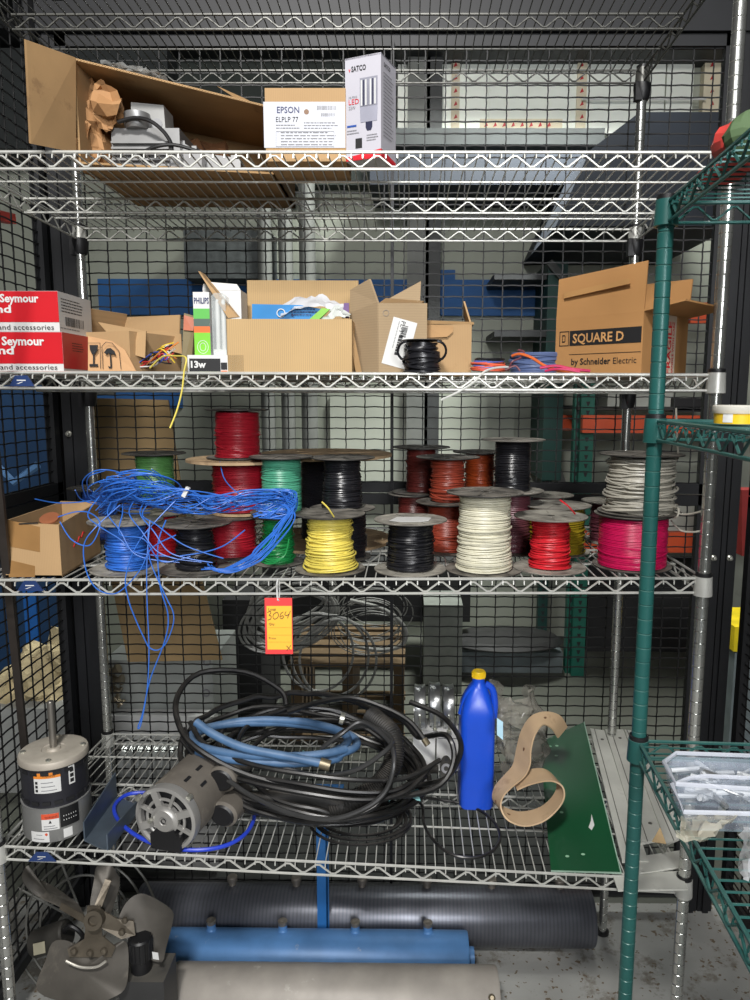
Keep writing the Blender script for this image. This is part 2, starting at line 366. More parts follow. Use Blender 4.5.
# ============================================================ cartons
def carton(name, label, loc, w, d, h, rotz, m, flaps=(), anchor=(0,0), group=None, t=.0035, lid=False, tilt=0, cat='box'):
    """flaps: (side, length, angle from upright, skew at far end)"""
    rz = Matrix.Rotation(rotz, 3, 'Z'); off = rz @ Vector((anchor[0]*w/2, anchor[1]*d/2, 0))
    e = thing(name, label, cat, Vector(loc)-off, rotz, group)
    if tilt: e.rotation_euler = (0, tilt, rotz)
    mb = MB()
    mb.box((0,-d/2+t/2,h/2),(w,t,h)); mb.box((0,d/2-t/2,h/2),(w,t,h)); mb.box((-w/2+t/2,0,h/2),(t,d-2*t,h)); mb.box((w/2-t/2,0,h/2),(t,d-2*t,h)); mb.box((0,0,t/2),(w-2*t,d-2*t,t))
    if lid: mb.box((0,0,h-t/2),(w,d,t))
    mb.build('box_body', m, e, local=True, smooth=False)
    S = {'front': ((-w/2,-d/2),(w/2,-d/2),(0,-1)), 'back': ((w/2,d/2),(-w/2,d/2),(0,1)), 'left': ((-w/2,d/2),(-w/2,-d/2),(-1,0)), 'right': ((w/2,-d/2),(w/2,d/2),(1,0))}
    for f in flaps:
        side, L, a = f[:3]; sk = f[3] if len(f) > 3 else (0,0); ext = f[4] if len(f) > 4 else (L, L)
        A, B, nn = S[side]; A = Vector((*A, h)); B = Vector((*B, h)); n = Vector((*nn, 0)); al = (B-A).normalized()
        dr = n*math.sin(a)+Vector((0,0,math.cos(a))); thn = (dr.cross(al)).normalized()*t
        rows = []
        mb = MB(); mb.prism([A, B, B+dr*ext[1]+al*sk[1], A+dr*ext[0]+al*sk[0]], -thn if thn.dot(n) > 0 else thn)
        mb.build('flap', m, e, local=True, smooth=False)
    return e
def barcode(parent, o, right, up, w, h, m=ink, n=16, name='barcode', local=True):
    right = Vector(right).normalized(); up = Vector(up).normalized(); o = Vector(o); nrm = right.cross(up)*.0007; mb = MB(); r = random.Random(5)
    for i in range(n):
        x = w*i/n; ww = w/n*r.choice((.3, .5, .65))
        mb.add([o+right*x+nrm, o+right*(x+ww)+nrm, o+right*(x+ww)+up*h+nrm, o+right*x+up*h+nrm], [(0,1,2,3)])
    return mb.build(name, m, parent, local=local, smooth=False)
def lines(parent, o, right, up, w, h, n, m=inkg, th=.25, name='fine_print', local=True):   # unreadably small rows of print
    right = Vector(right).normalized(); up = Vector(up).normalized(); o = Vector(o); nrm = right.cross(up)*.0007; mb = MB(); r = random.Random(n)
    for i in range(n):
        y = h*(i+.3)/n; x = 0; e = w*r.uniform(.75, 1)
        while x < e:
            ww = min(w*r.uniform(.04, .13), e-x)
            mb.add([o+right*x+up*y+nrm, o+right*(x+ww)+up*y+nrm, o+right*(x+ww)+up*(y+h/n*th*1.3)+nrm, o+right*x+up*(y+h/n*th*1.3)+nrm], [(0,1,2,3)])
            x += ww+w*.02
    return mb.build(name, m, parent, local=local, smooth=False)
def crumple(name, pts_fn, m, parent, nu=22, nv=22, amp=.012, freq=30, seed=0, local=False):
    mb = MB()
    def fn(u, v):
        p = Vector(pts_fn(u, v)); q = p*freq+Vector((seed, seed*2, 0))
        return p+Vector((abs(noise.noise(q))-.3, abs(noise.noise(q+Vector((9,3,1))))-.3, abs(noise.noise(q+Vector((3,17,5))))-.3))*amp*2.2
    mb.grid(fn, nu, nv); return mb.build(name, m, parent, local=local, smooth=True, ang=18)
X1, Z1, Y1 = Vector((1,0,0)), Vector((0,0,1)), Vector((0,-1,0))
# ---------------- shelf D: long open carton with ballasts
sD = HD+.0035
p = at(74, 152, .05); x0 = p.x; xe = at(266, 152, .2).x
e = thing('open_carton', 'long open brown carton lying on its side holding grey metal parts and kraft paper', 'box', (x0+.22, .2, sD))
t = .004; zt = at(74, 57, .06).z
A = lambda px, py, Y: at(px, py, Y)
# roof panel (leans to the right), rear panel, floor, right end
ztr = at(250, 101, .1).z; L0 = Vector((x0, .06, sD)); L1 = Vector((x0, .06, zt)); R1 = Vector((xe+.03, .13, ztr)); R0 = Vector((xe+.03, .13, sD))
mb = MB(); mb.prism([L1, R1, R1+Vector((0,.28,.0)), L1+Vector((0,.33,.0))], (0,0,-t))
mb.prism([(x0,.39,sD),(xe+.03,.41,sD),(xe+.03,.41,ztr-.004),(x0,.39,zt-.004)], (0,-t,0))
mb.prism([(x0,.06,sD),(xe+.03,.13,sD),(xe+.03,.41,sD),(x0,.39,sD)], (0,0,t))
mb.prism([(xe+.03,.13,sD),(xe+.03,.41,sD),(xe+.03,.41,ztr-.004),(xe+.03,.13,ztr-.004)], (-t,0,0))
mb.prism([(x0,.07,sD+t),(x0,.39,sD+t),(x0,.39,zt-.004),(x0,.07,zt-.004)], (t,0,0))
mb.build('box_body', cardd, e, smooth=False)
mb = MB(); mb.prism([at(74,152,.055), at(74,57,.055), at(24,39,-.06), at(29,143,-.06)], (.002,.004,0)); fl = mb.build('flap', cardd, e, smooth=False)
# raw corrugated edge along the roof
mb = MB(); pts = []
for i in range(140):
    q = L1.lerp(R1, i/139)+Vector((0,-.001,-.002 + (.0016 if i % 2 else -.0016))); pts.append(q)
mb.tube(pts, .0006, 4); mb.build('corrugated_edge', mat('torn card edge', (200,168,125), .9), e)
mb = MB(); mb.prism([at(217,86,.3), at(244,98,.3), at(250,101,.3), at(235,98,.3)], (0,.004,0)); mb.build('torn_flap', cardd, e, smooth=False)
# crumpled kraft paper
c0 = at(100, 112, .12)
def kr(cx, cy, cz, rx, ry, rz, sd):
    def fn(u, v):
        a = u*2*PI; b = v*PI; r = 1+.22*noise.noise(Vector((math.cos(a)*2+sd, math.sin(a)*2, b*2)))
        return (cx+rx*r*math.sin(b)*math.cos(a), cy+ry*r*math.sin(b)*math.sin(a), cz+rz*r*math.cos(b))
    return fn
o = crumple('crumpled_paper', kr(at(92,110,.16).x, .16, (sD+zt)/2+.01, .038, .05, .088, 1), kraft, None, 30, 22, .017, 26, 2); tag(o, 'crumpled brown kraft paper stuffed upright at the left end of the open carton', 'packing paper')
o = crumple('crumpled_paper', kr(at(112,108,.12).x, .115, at(112,106,.12).z, .03, .03, .04, 4), kraft, None, 14, 12, .02, 26, 3); tag(o, 'small jutting crumple of brown kraft paper beside the grey metal housing', 'packing paper')
o = crumple('crumpled_paper', kr(at(200,125,.3).x, .33, sD+.07, .07, .04, .06, 7), mat('dark kraft paper', (122,82,50), .85, bump=.4), None, 18, 14, .02, 20, 6); tag(o, 'dark balled brown paper at the back of the open carton, right of the grey housing', 'packing paper')
alum = mat('cast aluminium', (140,140,140), .42, .55, .12, 20); alumd = mat('grey painted metal', (140,140,142), .5, .2, .15, 15)
e = thing('motor_housing', 'grey cast metal housing with a black cable, inside the open carton on the top shelf', 'motor part', (at(145,150,.14).x, .16, sD+.005))
mb = MB()
xa = at(112,150,.12).x; xb = at(180,150,.12).x; zl = at(100,128,.12).z
mb.bar((xa, .17, (sD+.005+zl)/2), (xb, .17, (sD+.005+zl)/2), .1, zl-sD-.005); 
for k in range(5): mb.bar((xa+.003, .114, sD+.012+k*.011), (xb-.02, .114, sD+.012+k*.011), .012, .004)
mb.build('housing_body', alum, e, smooth=False)
mb = MB(); mb.lathe([(.0, 0), (.022, 0), (.026, .006), (.026, .03), (.0, .03)], 28, Matrix.Translation((at(137,132,.12).x, .125, zl-.002)) @ Matrix.Scale(1, 4)); mb.build('end_boss', alum, e)
mb = MB(); xa2 = at(133,130,.15).x; xb2 = at(167,130,.15).x; zb2 = at(150,104,.15).z
mb.prism([(xa2,.14,zl),(xb2,.14,zl),(xb2-.002,.14,zb2-.006),(xa2+.002,.14,zb2)], (0,.06,0)); tb = mb.build('terminal_box', mat('pale grey metal', (150,150,148), .5, .2), e, smooth=False)
mb = MB()
for q in ((145,122),(157,124)):
    c = at(q[0], q[1], .139); mb.lathe([(.0, -.002), (.011, -.002), (.011, .001), (.008, .001)], 16, Matrix.Translation(c) @ Matrix.Rotation(PI/2, 4, 'X'))
mb.build('knockout', alumd, tb)
mb = MB(); mb.tube(pxpath([(118,122,.1),(135,118,.095),(150,121,.09),(162,130,.09),(170,141,.09),(172,151,.09)], 6), .004, 8); mb.build('cable', blackp, e)
mb = MB(); mb.tube(pxpath([(138,155,.09),(155,147,.085),(175,145,.085),(200,152,.085)], 6), .0035, 8); mb.build('cable', blackp, e)
for k, (pa, pb, y0, lab) in enumerate(((174,200,139,'small stepped aluminium bracket behind the black cable in the open carton'), (190,238,142,'long aluminium rail bracket lying at the right end of the open carton'))):
    xa = at(pa,150,.13+.03*k).x; xb = at(pb,150,.13+.03*k).x; z1 = at(pa, y0, .13).z; Yk = .14+.04*k
    mb = MB(); mb.prism([(xa,Yk,sD+.005),(xb,Yk,sD+.005),(xb,Yk,z1-.018),(xb-.01,Yk,z1-.018),(xb-.01,Yk,z1-.01),(xb-.02,Yk,z1-.01),(xb-.02,Yk,z1-.014),(xa+.02,Yk,z1-.006),(xa+.02,Yk,z1),(xa,Yk,z1)], (0,.03,0))
    tag(mb.build('metal_bracket', alum, smooth=False), lab, 'bracket')
# ---------------- projector lamp box
Ye = .045
p0 = at(266, 152.5, Ye); p1 = at(346, 152.5, Ye); zt = at(305, 88, Ye).z; wE = p1.x-p0.x
e = thing('cardboard_box', 'closed brown box with a large white printed lamp label, left of the white bulb carton', 'box', ((p0.x+p1.x)/2, Ye+.06, sD))
mb = MB(); mb.box(((p0.x+p1.x)/2, Ye+.065, (sD+zt)/2), (wE, .13, zt-sD)); mb.build('box_body', card, e, smooth=False)
zl0 = at(305,148,Ye).z; zl1 = at(305,102,Ye).z
lb = patch(e, 'label', Vector((p0.x-.003, Ye-.0006, zl0))-e.location, X1, Z1, wE+.002, zl1-zl0, mat('label paper', (186,188,196), .5, 0, .05), local=True)
def T(body, px, py, hpx, Y, m, wpx=None, par=None, bold=0, root=None):
    q = at(px, py, Y-.0012); s = pxm(Y)
    return text(body, par, q-root.location, X1, Z1, hpx/s, m, width=(wpx/s if wpx else None), bold=bold, lift=.0006)
T('EPSON', 277, 113, 5.6, Ye, inkb, 21, lb, .01, e); T('ELPLP 77', 276, 122, 4.6, Ye, ink, 21, lb, 0, e)
barcode(lb, at(317,110,Ye-.001)-e.location, X1, Z1, 18/470, 3.6/470, inkg); barcode(lb, at(321,116.3,Ye-.001)-e.location, X1, Z1, 13/470, 2.6/470, inkg)
lines(lb, at(276,129.5,Ye-.001)-e.location, X1, Z1, 22/470, 5/470, 2); lines(lb, at(304,129.5,Ye-.001)-e.location, X1, Z1, 31/470, 7/470, 3)
lines(lb, at(281,146,Ye-.001)-e.location, X1, Z1, 52/470, 13/470, 5)
mb = MB(); q = Ye-.0018
for a, b in (((276,146.5),(334,146.5)),((334,146.5),(334,131.5)),((334,131.5),(276,131.5)),((276,131.5),(276,146.5))): mb.tube([at(*a,q),at(*b,q)], .0003, 4)
mb.build('ruled_box', inkg, lb)
mb = MB(); mb.lathe([(0,0),(.005,0),(.005,.0008),(0,.0008)], 16, Matrix.Translation(at(306.5,112,Ye-.0005)) @ Matrix.Rotation(PI/2,4,'X')); mb.build('round_seal', mat('seal brown', (120,84,50), .5), lb)
# ---------------- LED bulb carton
ph = math.radians(22); Yc = .02; pc = at(381, 153, Yc); zt = at(381, 52, Yc).z; w = .076; d = .072; h = zt-sD
e = carton('bulb_carton', 'tall white bulb carton with red foot and lamp picture beside the labelled brown box', (pc.x, Yc, sD), w, d, h, -ph, mat('glossy white card', (184,182,190), .3, 0, .03), anchor=(1,-1), lid=True)
fy = -d/2-.0004; red = mat('print red', (206,36,48), .4, 0, .05)
mb = MB(); mb.prism([(-w/2,fy,0),(w/2,fy,0),(w/2,fy,.016),(w/2*.4,fy,.013),(-w/2,fy,.007)], (0,-.0004,0)); mb.prism([(w/2+.0003,-d/2,0),(w/2+.0003,d/2,0),(w/2+.0003,d/2,.008),(w/2+.0003,-d/2,.016)], (.0004,0,0)); mb.build('red_band', red, e, local=True, smooth=False)
text('SATCO', e, (-.024, fy, h-.026), X1, Z1, .0095, ink, .031, .02); text('v', e, (-.030, fy, h-.026), X1, Z1, .008, red, .004, .02)
text('SATCO', e, (w/2+.0003, -d/2+.012, h-.02), (0,1,0), Z1, .007, ink, .03, .02)
text('HI-PRO', e, (-.030, fy, h-.074), X1, Z1, .004, inkg, .018); text('LED', e, (-.030, fy, h-.085), X1, Z1, .0095, red, .022); text('22W', e, (-.030, fy, h-.094), X1, Z1, .006, inkg, .014)
lines(e, (w/2+.0003, -d/2+.01, .04), (0,1,0), Z1, .05, .12, 18); lines(e, (-.034, fy, .048), X1, Z1, .026, .010, 2); lines(e, (.008, fy, .032), X1, Z1, .024, .014, 3)
patch(e, 'blue_stripe', (-.034, fy, .062), X1, Z1, .02, .0035, mat('print blue', (40,80,160), .5)); patch(e, 'black_square', (-.016, fy, .022), X1, Z1, .014, .018, ink)
gl = mat('printed lamp grey', (140,140,152), .4); gd = mat('printed lamp dark', (44,46,70), .4)
bp = patch(e, 'lamp_picture', (-.006, fy, .096), X1, Z1, .037, .052, gl)
for k in range(7): patch(bp, 'led_strip', (-.004+.0048*k, fy-.0006, .098), X1, Z1, .0026, .046, (paper, gd, paper, gl, paper, gd, paper)[k])
mb = MB(); mb.prism([(-.005,fy,.068),(.030,fy,.068),(.031,fy,.09),(.031,fy,.097),(-.006,fy,.097),(-.006,fy,.09)], (0,-.0005,0)); mb.build('lamp_collar', mat('printed lamp light', (158,158,172), .4), bp, local=True, smooth=False)
mb = MB(); mb.prism([(.006,fy,.058),(.020,fy,.058),(.020,fy,.068),(.006,fy,.068)], (0,-.0006,0)); mb.prism([(.009,fy,.052),(.017,fy,.052),(.020,fy,.058),(.006,fy,.058)], (0,-.0006,0)); mb.build('lamp_base', gd, bp, local=True, smooth=False)
# clear film on the long carton
film = mat('clear plastic film', (210,212,210), .15, 0, .1, alpha=.3)
o = crumple('plastic_film', lambda u, v: (at(108+u*56, 64, .25).x, .2+v*.12, at(135, 66, .25).z-.012-u*.02+math.sin(v*PI)*.016), film, None, 18, 10, .01, 60, 1); tag(o, 'crumpled clear plastic film resting on the roof of the long open carton', 'plastic film')
# ============================================================ shelf C
sC = HC-.001
redc = mat('red printed carton', (186,24,34), .38, 0, .06)
def wallbox(name, label, pxc, pxr, pyt, pyb, Y, z0, ww, two_tone, rz=0):
    """printed carton, front-right vertical edge at column pxc"""
    pc = at(pxc, pyb, Y); h = at(pxc, pyt, Y).z-z0; d = .15
    e = thing(name, label, 'box', (pc.x-ww/2, Y+d/2, z0))
    wm = mat('white printed carton', (200,198,196), .4, 0, .04)
    x0 = pc.x-ww; band = h*.235
    mb = MB(); mb.prism([(x0,Y,z0),(pc.x,Y,z0),(pc.x,Y,z0+h),(x0,Y,z0+h)], (0,d,0)); mb.build('box_body', wm, e, smooth=False)
    mb = MB(); mb.prism([(x0,Y-.0004,z0+band),(pc.x,Y-.0004,z0+band),(pc.x,Y-.0004,z0+h-.0005),(x0,Y-.0004,z0+h-.0005)], (0,-.0004,0)); r1 = mb.build('red_panel', redc, e, smooth=False)
    if two_tone:
        mb = MB(); mb.prism([(pc.x+.0003,Y,z0+.01),(pc.x+.0003,Y+d,z0+.01),(pc.x+.0003,Y+d,z0+h),(pc.x+.0003,Y,z0+h)], (.0004,0,0)); mb.build('red_side_panel', mat('dark red side', (170,26,36), .4, 0, .06), e, smooth=False)
    return e, r1, h, band, pc.x
e, r1, h, band, xr_ = wallbox('printed_carton', 'lower of two stacked red and white printed cartons at the far left', 64, 88, 332, 371, .02, sC, .27, True)
T('Seymour', 2, 345, 8, .02, paper, 42, r1, .03, e); T('and', -9, 354, 7.5, .02, paper, 23, r1, .03, e); T('devices and accessories', -29, 369.3, 4.8, .02, ink, 86, e, 0, e)
lines(e, Vector((xr_+.0008, .06, sC+h*.55))-e.location, (0,1,0), Z1, .06, .02, 4, ink)
ztop1 = sC+h
e, r1, h, band, xr_ = wallbox('printed_carton', 'upper of two stacked red and white printed cartons at the far left, white side', 60, 88, 291, 332, .02, ztop1+.0005, .27, False)
T('Seymour', 0, 302, 7.5, .02, paper, 38, r1, .03, e); T('and', -11, 312.5, 7, .02, paper, 22, r1, .03, e); T('devices and accessories', -30, 329.5, 5, .02, ink, 83, e, 0, e)
lines(e, Vector((xr_+.0004, .03, ztop1+h*.5))-e.location, (0,1,0), Z1, .1, .03, 5, ink); barcode(e, Vector((xr_+.0004, .045, ztop1+h*.18))-e.location, (0,1,0), Z1, .085, .018, ink); lines(e, Vector((xr_+.0004, .02, ztop1+.006))-e.location, (0,1,0), Z1, .11, .006, 1, inkg)
# open carton with fragile marks and wires
ph = math.radians(-32)
pc = at(96, 372, .12)
e = carton('open_carton', 'low open brown carton of loose wires beside the red printed cartons', (at(118,372,.16).x, .21, sC), .17, .17, at(110,338,.14).z-sC+.012, math.radians(-20), card, flaps=(('back', .05, .1), ('left', .06, -.3)))
# hanging front flap with symbols, right flap
f = MB(); q = [at(88,371,.075), at(136,371,.075), at(125,350,.078), at(112,341,.08), at(88,336,.085)]; f.prism(q, (0,.004,0)); fl = f.build('printed_flap', mat('printed card flap', (190,148,106), .85, 0, .08), e, smooth=False)
# wine glass and umbrella handling marks
sy = MB(); Yf = .073
def poly2(px, Y=Yf): sy.prism([at(a, b, Y) for a, b in px], (0,-.0004,0))
poly2([(89.5,345),(98,345),(97.5,350),(95,354),(92,354),(90,350)]); poly2([(93,354),(94.5,354),(94.5,364),(93,364)]); poly2([(89.5,364),(98,364),(98,366.5),(89.5,366.5)])
poly2([(104,352.5),(107,348.5),(110.5,348),(114.5,351),(116,355.5),(113,354),(111,354.5),(108.5,353),(106.5,354.5)]); poly2([(109.6,353),(110.8,353),(112,366),(110.5,367)]); poly2([(108,366),(109,368.3),(112,368),(112,366.5),(109.5,366.5)])
for a, b in (((87.5,343),(100,343)),((100,343),(100.5,368.5)),((102,346),(106,342)),((106,342),(112,343)),((112,343),(119,351)),((119,351),(121,369)),((102,346),(103,369))):
    sy.tube([at(*a,Yf-.0002),at(*b,Yf-.0002)], .0006, 4)
sy.build('handling_marks', ink, fl, smooth=False)
f = MB(); f.prism([at(146,329,.3), at(181,334,.24), at(182,354,.2), at(146,345,.26)], (0,.004,0)); f.build('flap', card, e, smooth=False)
f = MB(); f.prism([at(98,322,.2), at(146,331,.12), at(145,358,.115), at(124,352,.118), at(110,336,.14)], (0,.004,0)); f.build('side_panel', card, e, smooth=False)
f = MB(); f.prism([at(88,318,.3), at(107,322,.26), at(107,345,.26), at(88,345,.3)], (0,.004,0)); f.build('flap', cardd, e, smooth=False)
for (c, nm, sd) in (((222,190,60),'yellow',1),((210,208,204),'white',2),((180,40,44),'red',3),((26,26,28),'black',4),((205,120,50),'orange',5),((60,80,160),'blue',6)):
    r = random.Random(sd*7); mb = MB()
    for k in range(3):
        pts = [(r.uniform(138,150), r.uniform(362,369), .13), (r.uniform(150,158), r.uniform(352,366), .1+r.uniform(0,.05)), (r.uniform(160,168), r.uniform(345,362), .09), (r.uniform(168,179), r.uniform(342,364), .1)]
        mb.tube(pxpath(pts, 7), .0016, 5)
    tag(mb.build('loose_wire', mat(nm+' wire', c, .45)), 'short loose %s wires poking out of the low open carton' % nm, 'wire')
wy = mat('yellow wire jacket', (226,208,96), .4)
mb = MB(); mb.tube(pxpath([(150,368,.09),(162,357,.07),(176,356,.03),(186,358,-.006),(184,372,-.014),(182,390,-.014),(177,410,-.014),(170,428,-.014)], 8), .0017, 6); tag(mb.build('loose_wire', wy), 'single pale yellow wire hanging down over the front rail near the low carton', 'wire')
# slim dark box leaning
e = thing('slim_carton', 'slim olive brown carton standing on end left of the green lamp pack', 'box', (at(186,372,.1).x, .12, sC))
mb = MB(); a, b, c, d_ = at(181,370,.1), at(193,356,.1), at(195,316,.13), at(184,313,.13); a.z = sC; mb.prism([a, at(191,371,.1), c, d_], (.008,.08,0)); mb.build('box_body', mat('olive carton', (112,98,62), .6, 0, .15), e, smooth=False)
mb = MB(); mb.prism([at(183.5,330,.119), at(193.5,331,.119), at(194.5,318,.126), at(184,315,.126)], (0,-.001,0)); mb.build('orange_panel', mat('rust orange print', (176,92,56), .5), e, smooth=False)
# 13W box (white with black end)
Y = .03; xa = at(188,372,Y).x; xb = at(244,372,Y).x; z1 = at(200,355,Y).z
e = thing('lamp_carton', 'low white and black lamp carton lying under the green and clear lamp packs', 'box', ((xa+xb)/2, Y+.06, sC))
mb = MB(); mb.prism([(xa,Y,sC),(xb,Y,sC),(xb,Y,z1),(xa,Y,z1)], (0,.12,0)); mb.build('box_body', paper, e, smooth=False)
lp = patch(e, 'black_panel', Vector((at(189.5,365,Y).x, Y-.0005, sC+.001))-e.location, X1, Z1, 30/478, z1-sC-.008, ink); T('13w', 191, 367.5, 6.2, Y-.001, paper, 15, lp, .04, e)
patch(e, 'orange_panel', Vector((at(221,365,Y).x, Y-.0005, sC+.001))-e.location, X1, Z1, 6/478, .006, mat('orange print', (220,110,50), .5)); patch(e, 'black_panel', Vector((at(221,365,Y).x, Y-.0005, sC+.009))-e.location, X1, Z1, 6/478, .014, ink)
zP = z1+.0005
# green / white lamp pack
Y = .05; xa = at(195,355,Y).x; xb = at(211,355,Y).x; zt = at(200,292,Y).z
e = thing('lamp_pack', 'white and green lamp pack with blue lettering standing on the low black and white carton', 'box', ((xa+xb)/2, Y+.02, zP))
mb = MB(); mb.prism([(xa,Y,zP),(xb,Y,zP),(xb,Y,zt),(xa,Y,zt)], (0,.04,0)); mb.build('box_body', paper, e, smooth=False)
H_ = zt-zP; W_ = xb-xa
def pp(nm, z0, z1_, c, xx=0, ww=1): return patch(e, nm, Vector((xa+xx*W_, Y-.0005, zP+H_*z0))-e.location, X1, Z1, W_*ww, H_*(z1_-z0), mat(nm+' print', c, .4, 0, .1))
pp('lime_panel', .0, .36, (122,196,60)); pp('orange_panel', .36, .46, (220,112,60)); pp('grey_panel', .46, .58, (84,100,92)); pp('green_panel', .58, .74, (96,178,84))
text('PHILIPS', e, Vector((xa+.002, Y-.0006, zP+H_*.82))-e.location, X1, Z1, .0115, inkb, W_*1.9 if False else W_*.92, .02)
mb = MB(); q = at(203,347,Y-.001); mb.tube([q+Vector((.011*math.cos(a), 0, .013*math.sin(a))) for a in [k*PI/8 for k in range(16)]], .0007, 4, True); mb.tube([q+Vector((.006*math.cos(a), 0, .008*math.sin(a))) for a in [k*PI/8 for k in range(16)]], .0007, 4, True); mb.build('printed_rings', paper, e)
clear = mat('clear blister plastic', (215,222,222), .12, 0, .1, alpha=.35); white = mat('white plastic', (214,214,210), .4, 0, .05)
Y = .04; xa = at(213,355,Y).x; xb = at(227,355,Y).x; zt = at(220,296,Y).z
e = thing('lamp_pack', 'clear blister pack with a white lamp tube standing right of the green lamp pack', 'lamp pack', ((xa+xb)/2, Y+.015, zP))
mb = MB(); mb.prism([(xa,Y,zP),(xb,Y,zP),(xb,Y,zt),(xb-.006,Y,zt+.006),(xa+.006,Y,zt+.006),(xa,Y,zt)], (0,.028,0)); mb.build('blister', clear, e, smooth=False)
for dx in (-.006, .006):
    mb = MB(); mb.lathe([(.004, zP+.006), (.0045, zP+.008), (.0045, zt-.012), (.003, zt-.006), (0.0005, zt-.004)], 12, Matrix.Translation(((xa+xb)/2+dx, Y+.014, 0))); mb.build('lamp_tube', white, e)
mb = MB(); mb.box(((xa+xb)/2, Y+.014, zP+.006), ((xb-xa)*.9, .022, .011)); mb.build('lamp_base', white, e, smooth=False)
Y = .14; xa = at(203,300,Y).x; xb = at(241,300,Y).x; zt = at(220,290,Y).z
e = thing('lamp_carton', 'white lamp carton with open tabs standing behind the lamp packs', 'box', ((xa+xb)/2, Y+.03, sC))
mb = MB(); mb.prism([(xa,Y,sC),(xb,Y,sC),(xb,Y,zt),(xa,Y,zt)], (0,.06,0)); mb.build('box_body', paper, e, smooth=False)
mb = MB(); mb.prism([(xa,Y,zt),(xb,Y,zt),(xb-.008,Y,zt+.012),(xa+.02,Y,zt+.016),(xa+.002,Y,zt+.012)], (0,-.0008,0)); mb.build('tab', white, e, smooth=False)
# ---------------- big carton with blister packs
Y = .03; pa = at(228,373,Y); pb = at(352,373,Y); h = at(290,319,Y).z-sC
e = carton('open_carton', 'wide open pale carton full of blue and white packages in the middle of the shelf', ((pa.x+pb.x)/2, Y, sC), pb.x-pa.x, .2, h, 0, card2, flaps=(('back', .105, .03, (0,-.0)),), anchor=(0,-1))
mb = MB(); mb.prism([at(238,317,.04), at(228,318,.03), at(198,271,.09), at(203,274,.16)], (.003,.006,0)); mb.build('flap', card, e, smooth=False)
o = e
w_ = pb.x-pa.x
mb = MB(); q = .01
blue = mat('blue printed bag', (56,130,190), .3, 0, .12); 
e = thing('blister_pack', 'bright blue printed pack sticking up on the left inside the wide pale carton', 'package', (at(275,310,.09).x, .1, sC+.02))
mb = MB(); mb.prism([at(252,330,.09), at(252,304,.09), at(300,305,.09), at(322,309,.09), at(322,330,.09)], (0,.012,0)); mb.build('pack_body', blue, e, smooth=False)
T('L', 292, 316, 4, .088, inkb, 2, e, .02, e); lines(e, at(291,316,.088)-e.location, X1, Z1, .055, .017, 3, inkb)
mb = MB(); mb.tube([at(281+4*math.cos(a), 313+4*math.sin(a), .088) for a in [k*PI/7 for k in range(14)]], .0012, 4, True); mb.build('printed_ring', paper, e)
bag = mat('white poly bag', (205,208,214), .25, 0, .1, alpha=.9)
o = crumple('poly_bag', lambda u, v: at(283+u*62, 304-math.sin(u*PI)*9+v*10, .13-v*.05), bag, None, 14, 6, .008, 30, 3); tag(o, 'crumpled white poly bag arching over the blue pack in the wide pale carton', 'bag')
o = crumple('poly_bag', lambda u, v: at(318+u*33, 322-u*4-(1-abs(2*u-1.2))*14*(1-v*.7), .06-v*.02), mat('milky plastic', (196,200,196), .3, 0, .1), None, 16, 8, .006, 60, 5); tag(o, 'milky folded plastic sleeve at the right corner of the wide pale carton', 'bag')
mb = MB(); mb.prism([at(306,322,.05), at(322,308,.05), at(330,309,.05), at(316,322,.05)], (0,.01,0)); tag(mb.build('green_packet', mat('green print', (130,190,70), .4), smooth=False), 'small green packet leaning between the blue pack and the milky sleeve', 'package')
mb = MB(); mb.prism([at(342,318,.07), at(349,318,.07), at(349,303,.09), at(344,303,.09)], (0,.006,0)); tag(mb.build('purple_packet', mat('purple print', (110,84,130), .4), smooth=False), 'small purple packet standing at the right rear edge of the wide pale carton', 'package')
# ---------------- grey-brown carton with shipping label
ph = math.radians(20); Yc = .06; pc = at(378,373,Yc); h = at(378,303,Yc).z-sC
e = carton('open_carton', 'tall grey brown open carton with a tilted white shipping label', (pc.x, Yc, sC), .1, .12, h, 0, cardg, anchor=(-1,-1))
mb = MB(); mb.prism([at(378,373,.058), at(350,371,.12), at(350,313,.12), at(377,302,.058)], (.004,.003,0)); mb.build('side_panel', cardg, e, smooth=False)
mb = MB(); mb.prism([at(377,302,.06), at(350,313,.12), at(350,290,.15), at(369,279,.1)], (.004,.003,0)); mb.build('flap', cardg, e, smooth=False)
mb = MB(); mb.prism([at(352,325,.05), at(362,373,.05), at(356,373,.05), at(351,345,.05)], (.0,.003,0)); mb.build('side_panel', cardd, e, smooth=False)
mb = MB(); mb.prism([at(388,299,.15), at(420,302,.15), at(421,281,.17)], (.0,.004,0)); mb.build('flap', cardg, e, smooth=False)
mb = MB(); mb.prism([at(379,303,.06), at(386,298,.12), at(424,301,.12), at(420,304,.06)], (0,0,-.004)); mb.build('flap', cardd, e, smooth=False)
q = at(381.5,363,Yc); lb = patch(e, 'shipping_label', Vector((q.x, Yc-.0005, q.z))-e.location, X1, Z1, .05, .096, paper, rot=math.radians(-15)) 
rr = math.radians(-15); rx = X1*math.cos(rr)+Z1*math.sin(rr); uz = -X1*math.sin(rr)+Z1*math.cos(rr); o0 = Vector((q.x, Yc-.0008, q.z))-e.location
barcode(lb, o0+rx*.034+uz*.062, uz, -rx, .024, .012, ink, 10)
text('PL-T', lb, o0+rx*.018+uz*.092, -uz, rx, .009, ink, .024, 0); lines(lb, o0+rx*.018+uz*.064, -uz, rx, .052, .008, 1, ink, .8); lines(lb, o0+rx*.012+uz*.09, -uz, rx, .07, .004, 1)

mb = MB(); mb.tube([at(386+3*math.cos(a), 313+3*math.sin(a), Yc-.001) for a in [k*PI/6 for k in range(12)]], .0004, 4, True); mb.build('printed_ring', inkg, e)
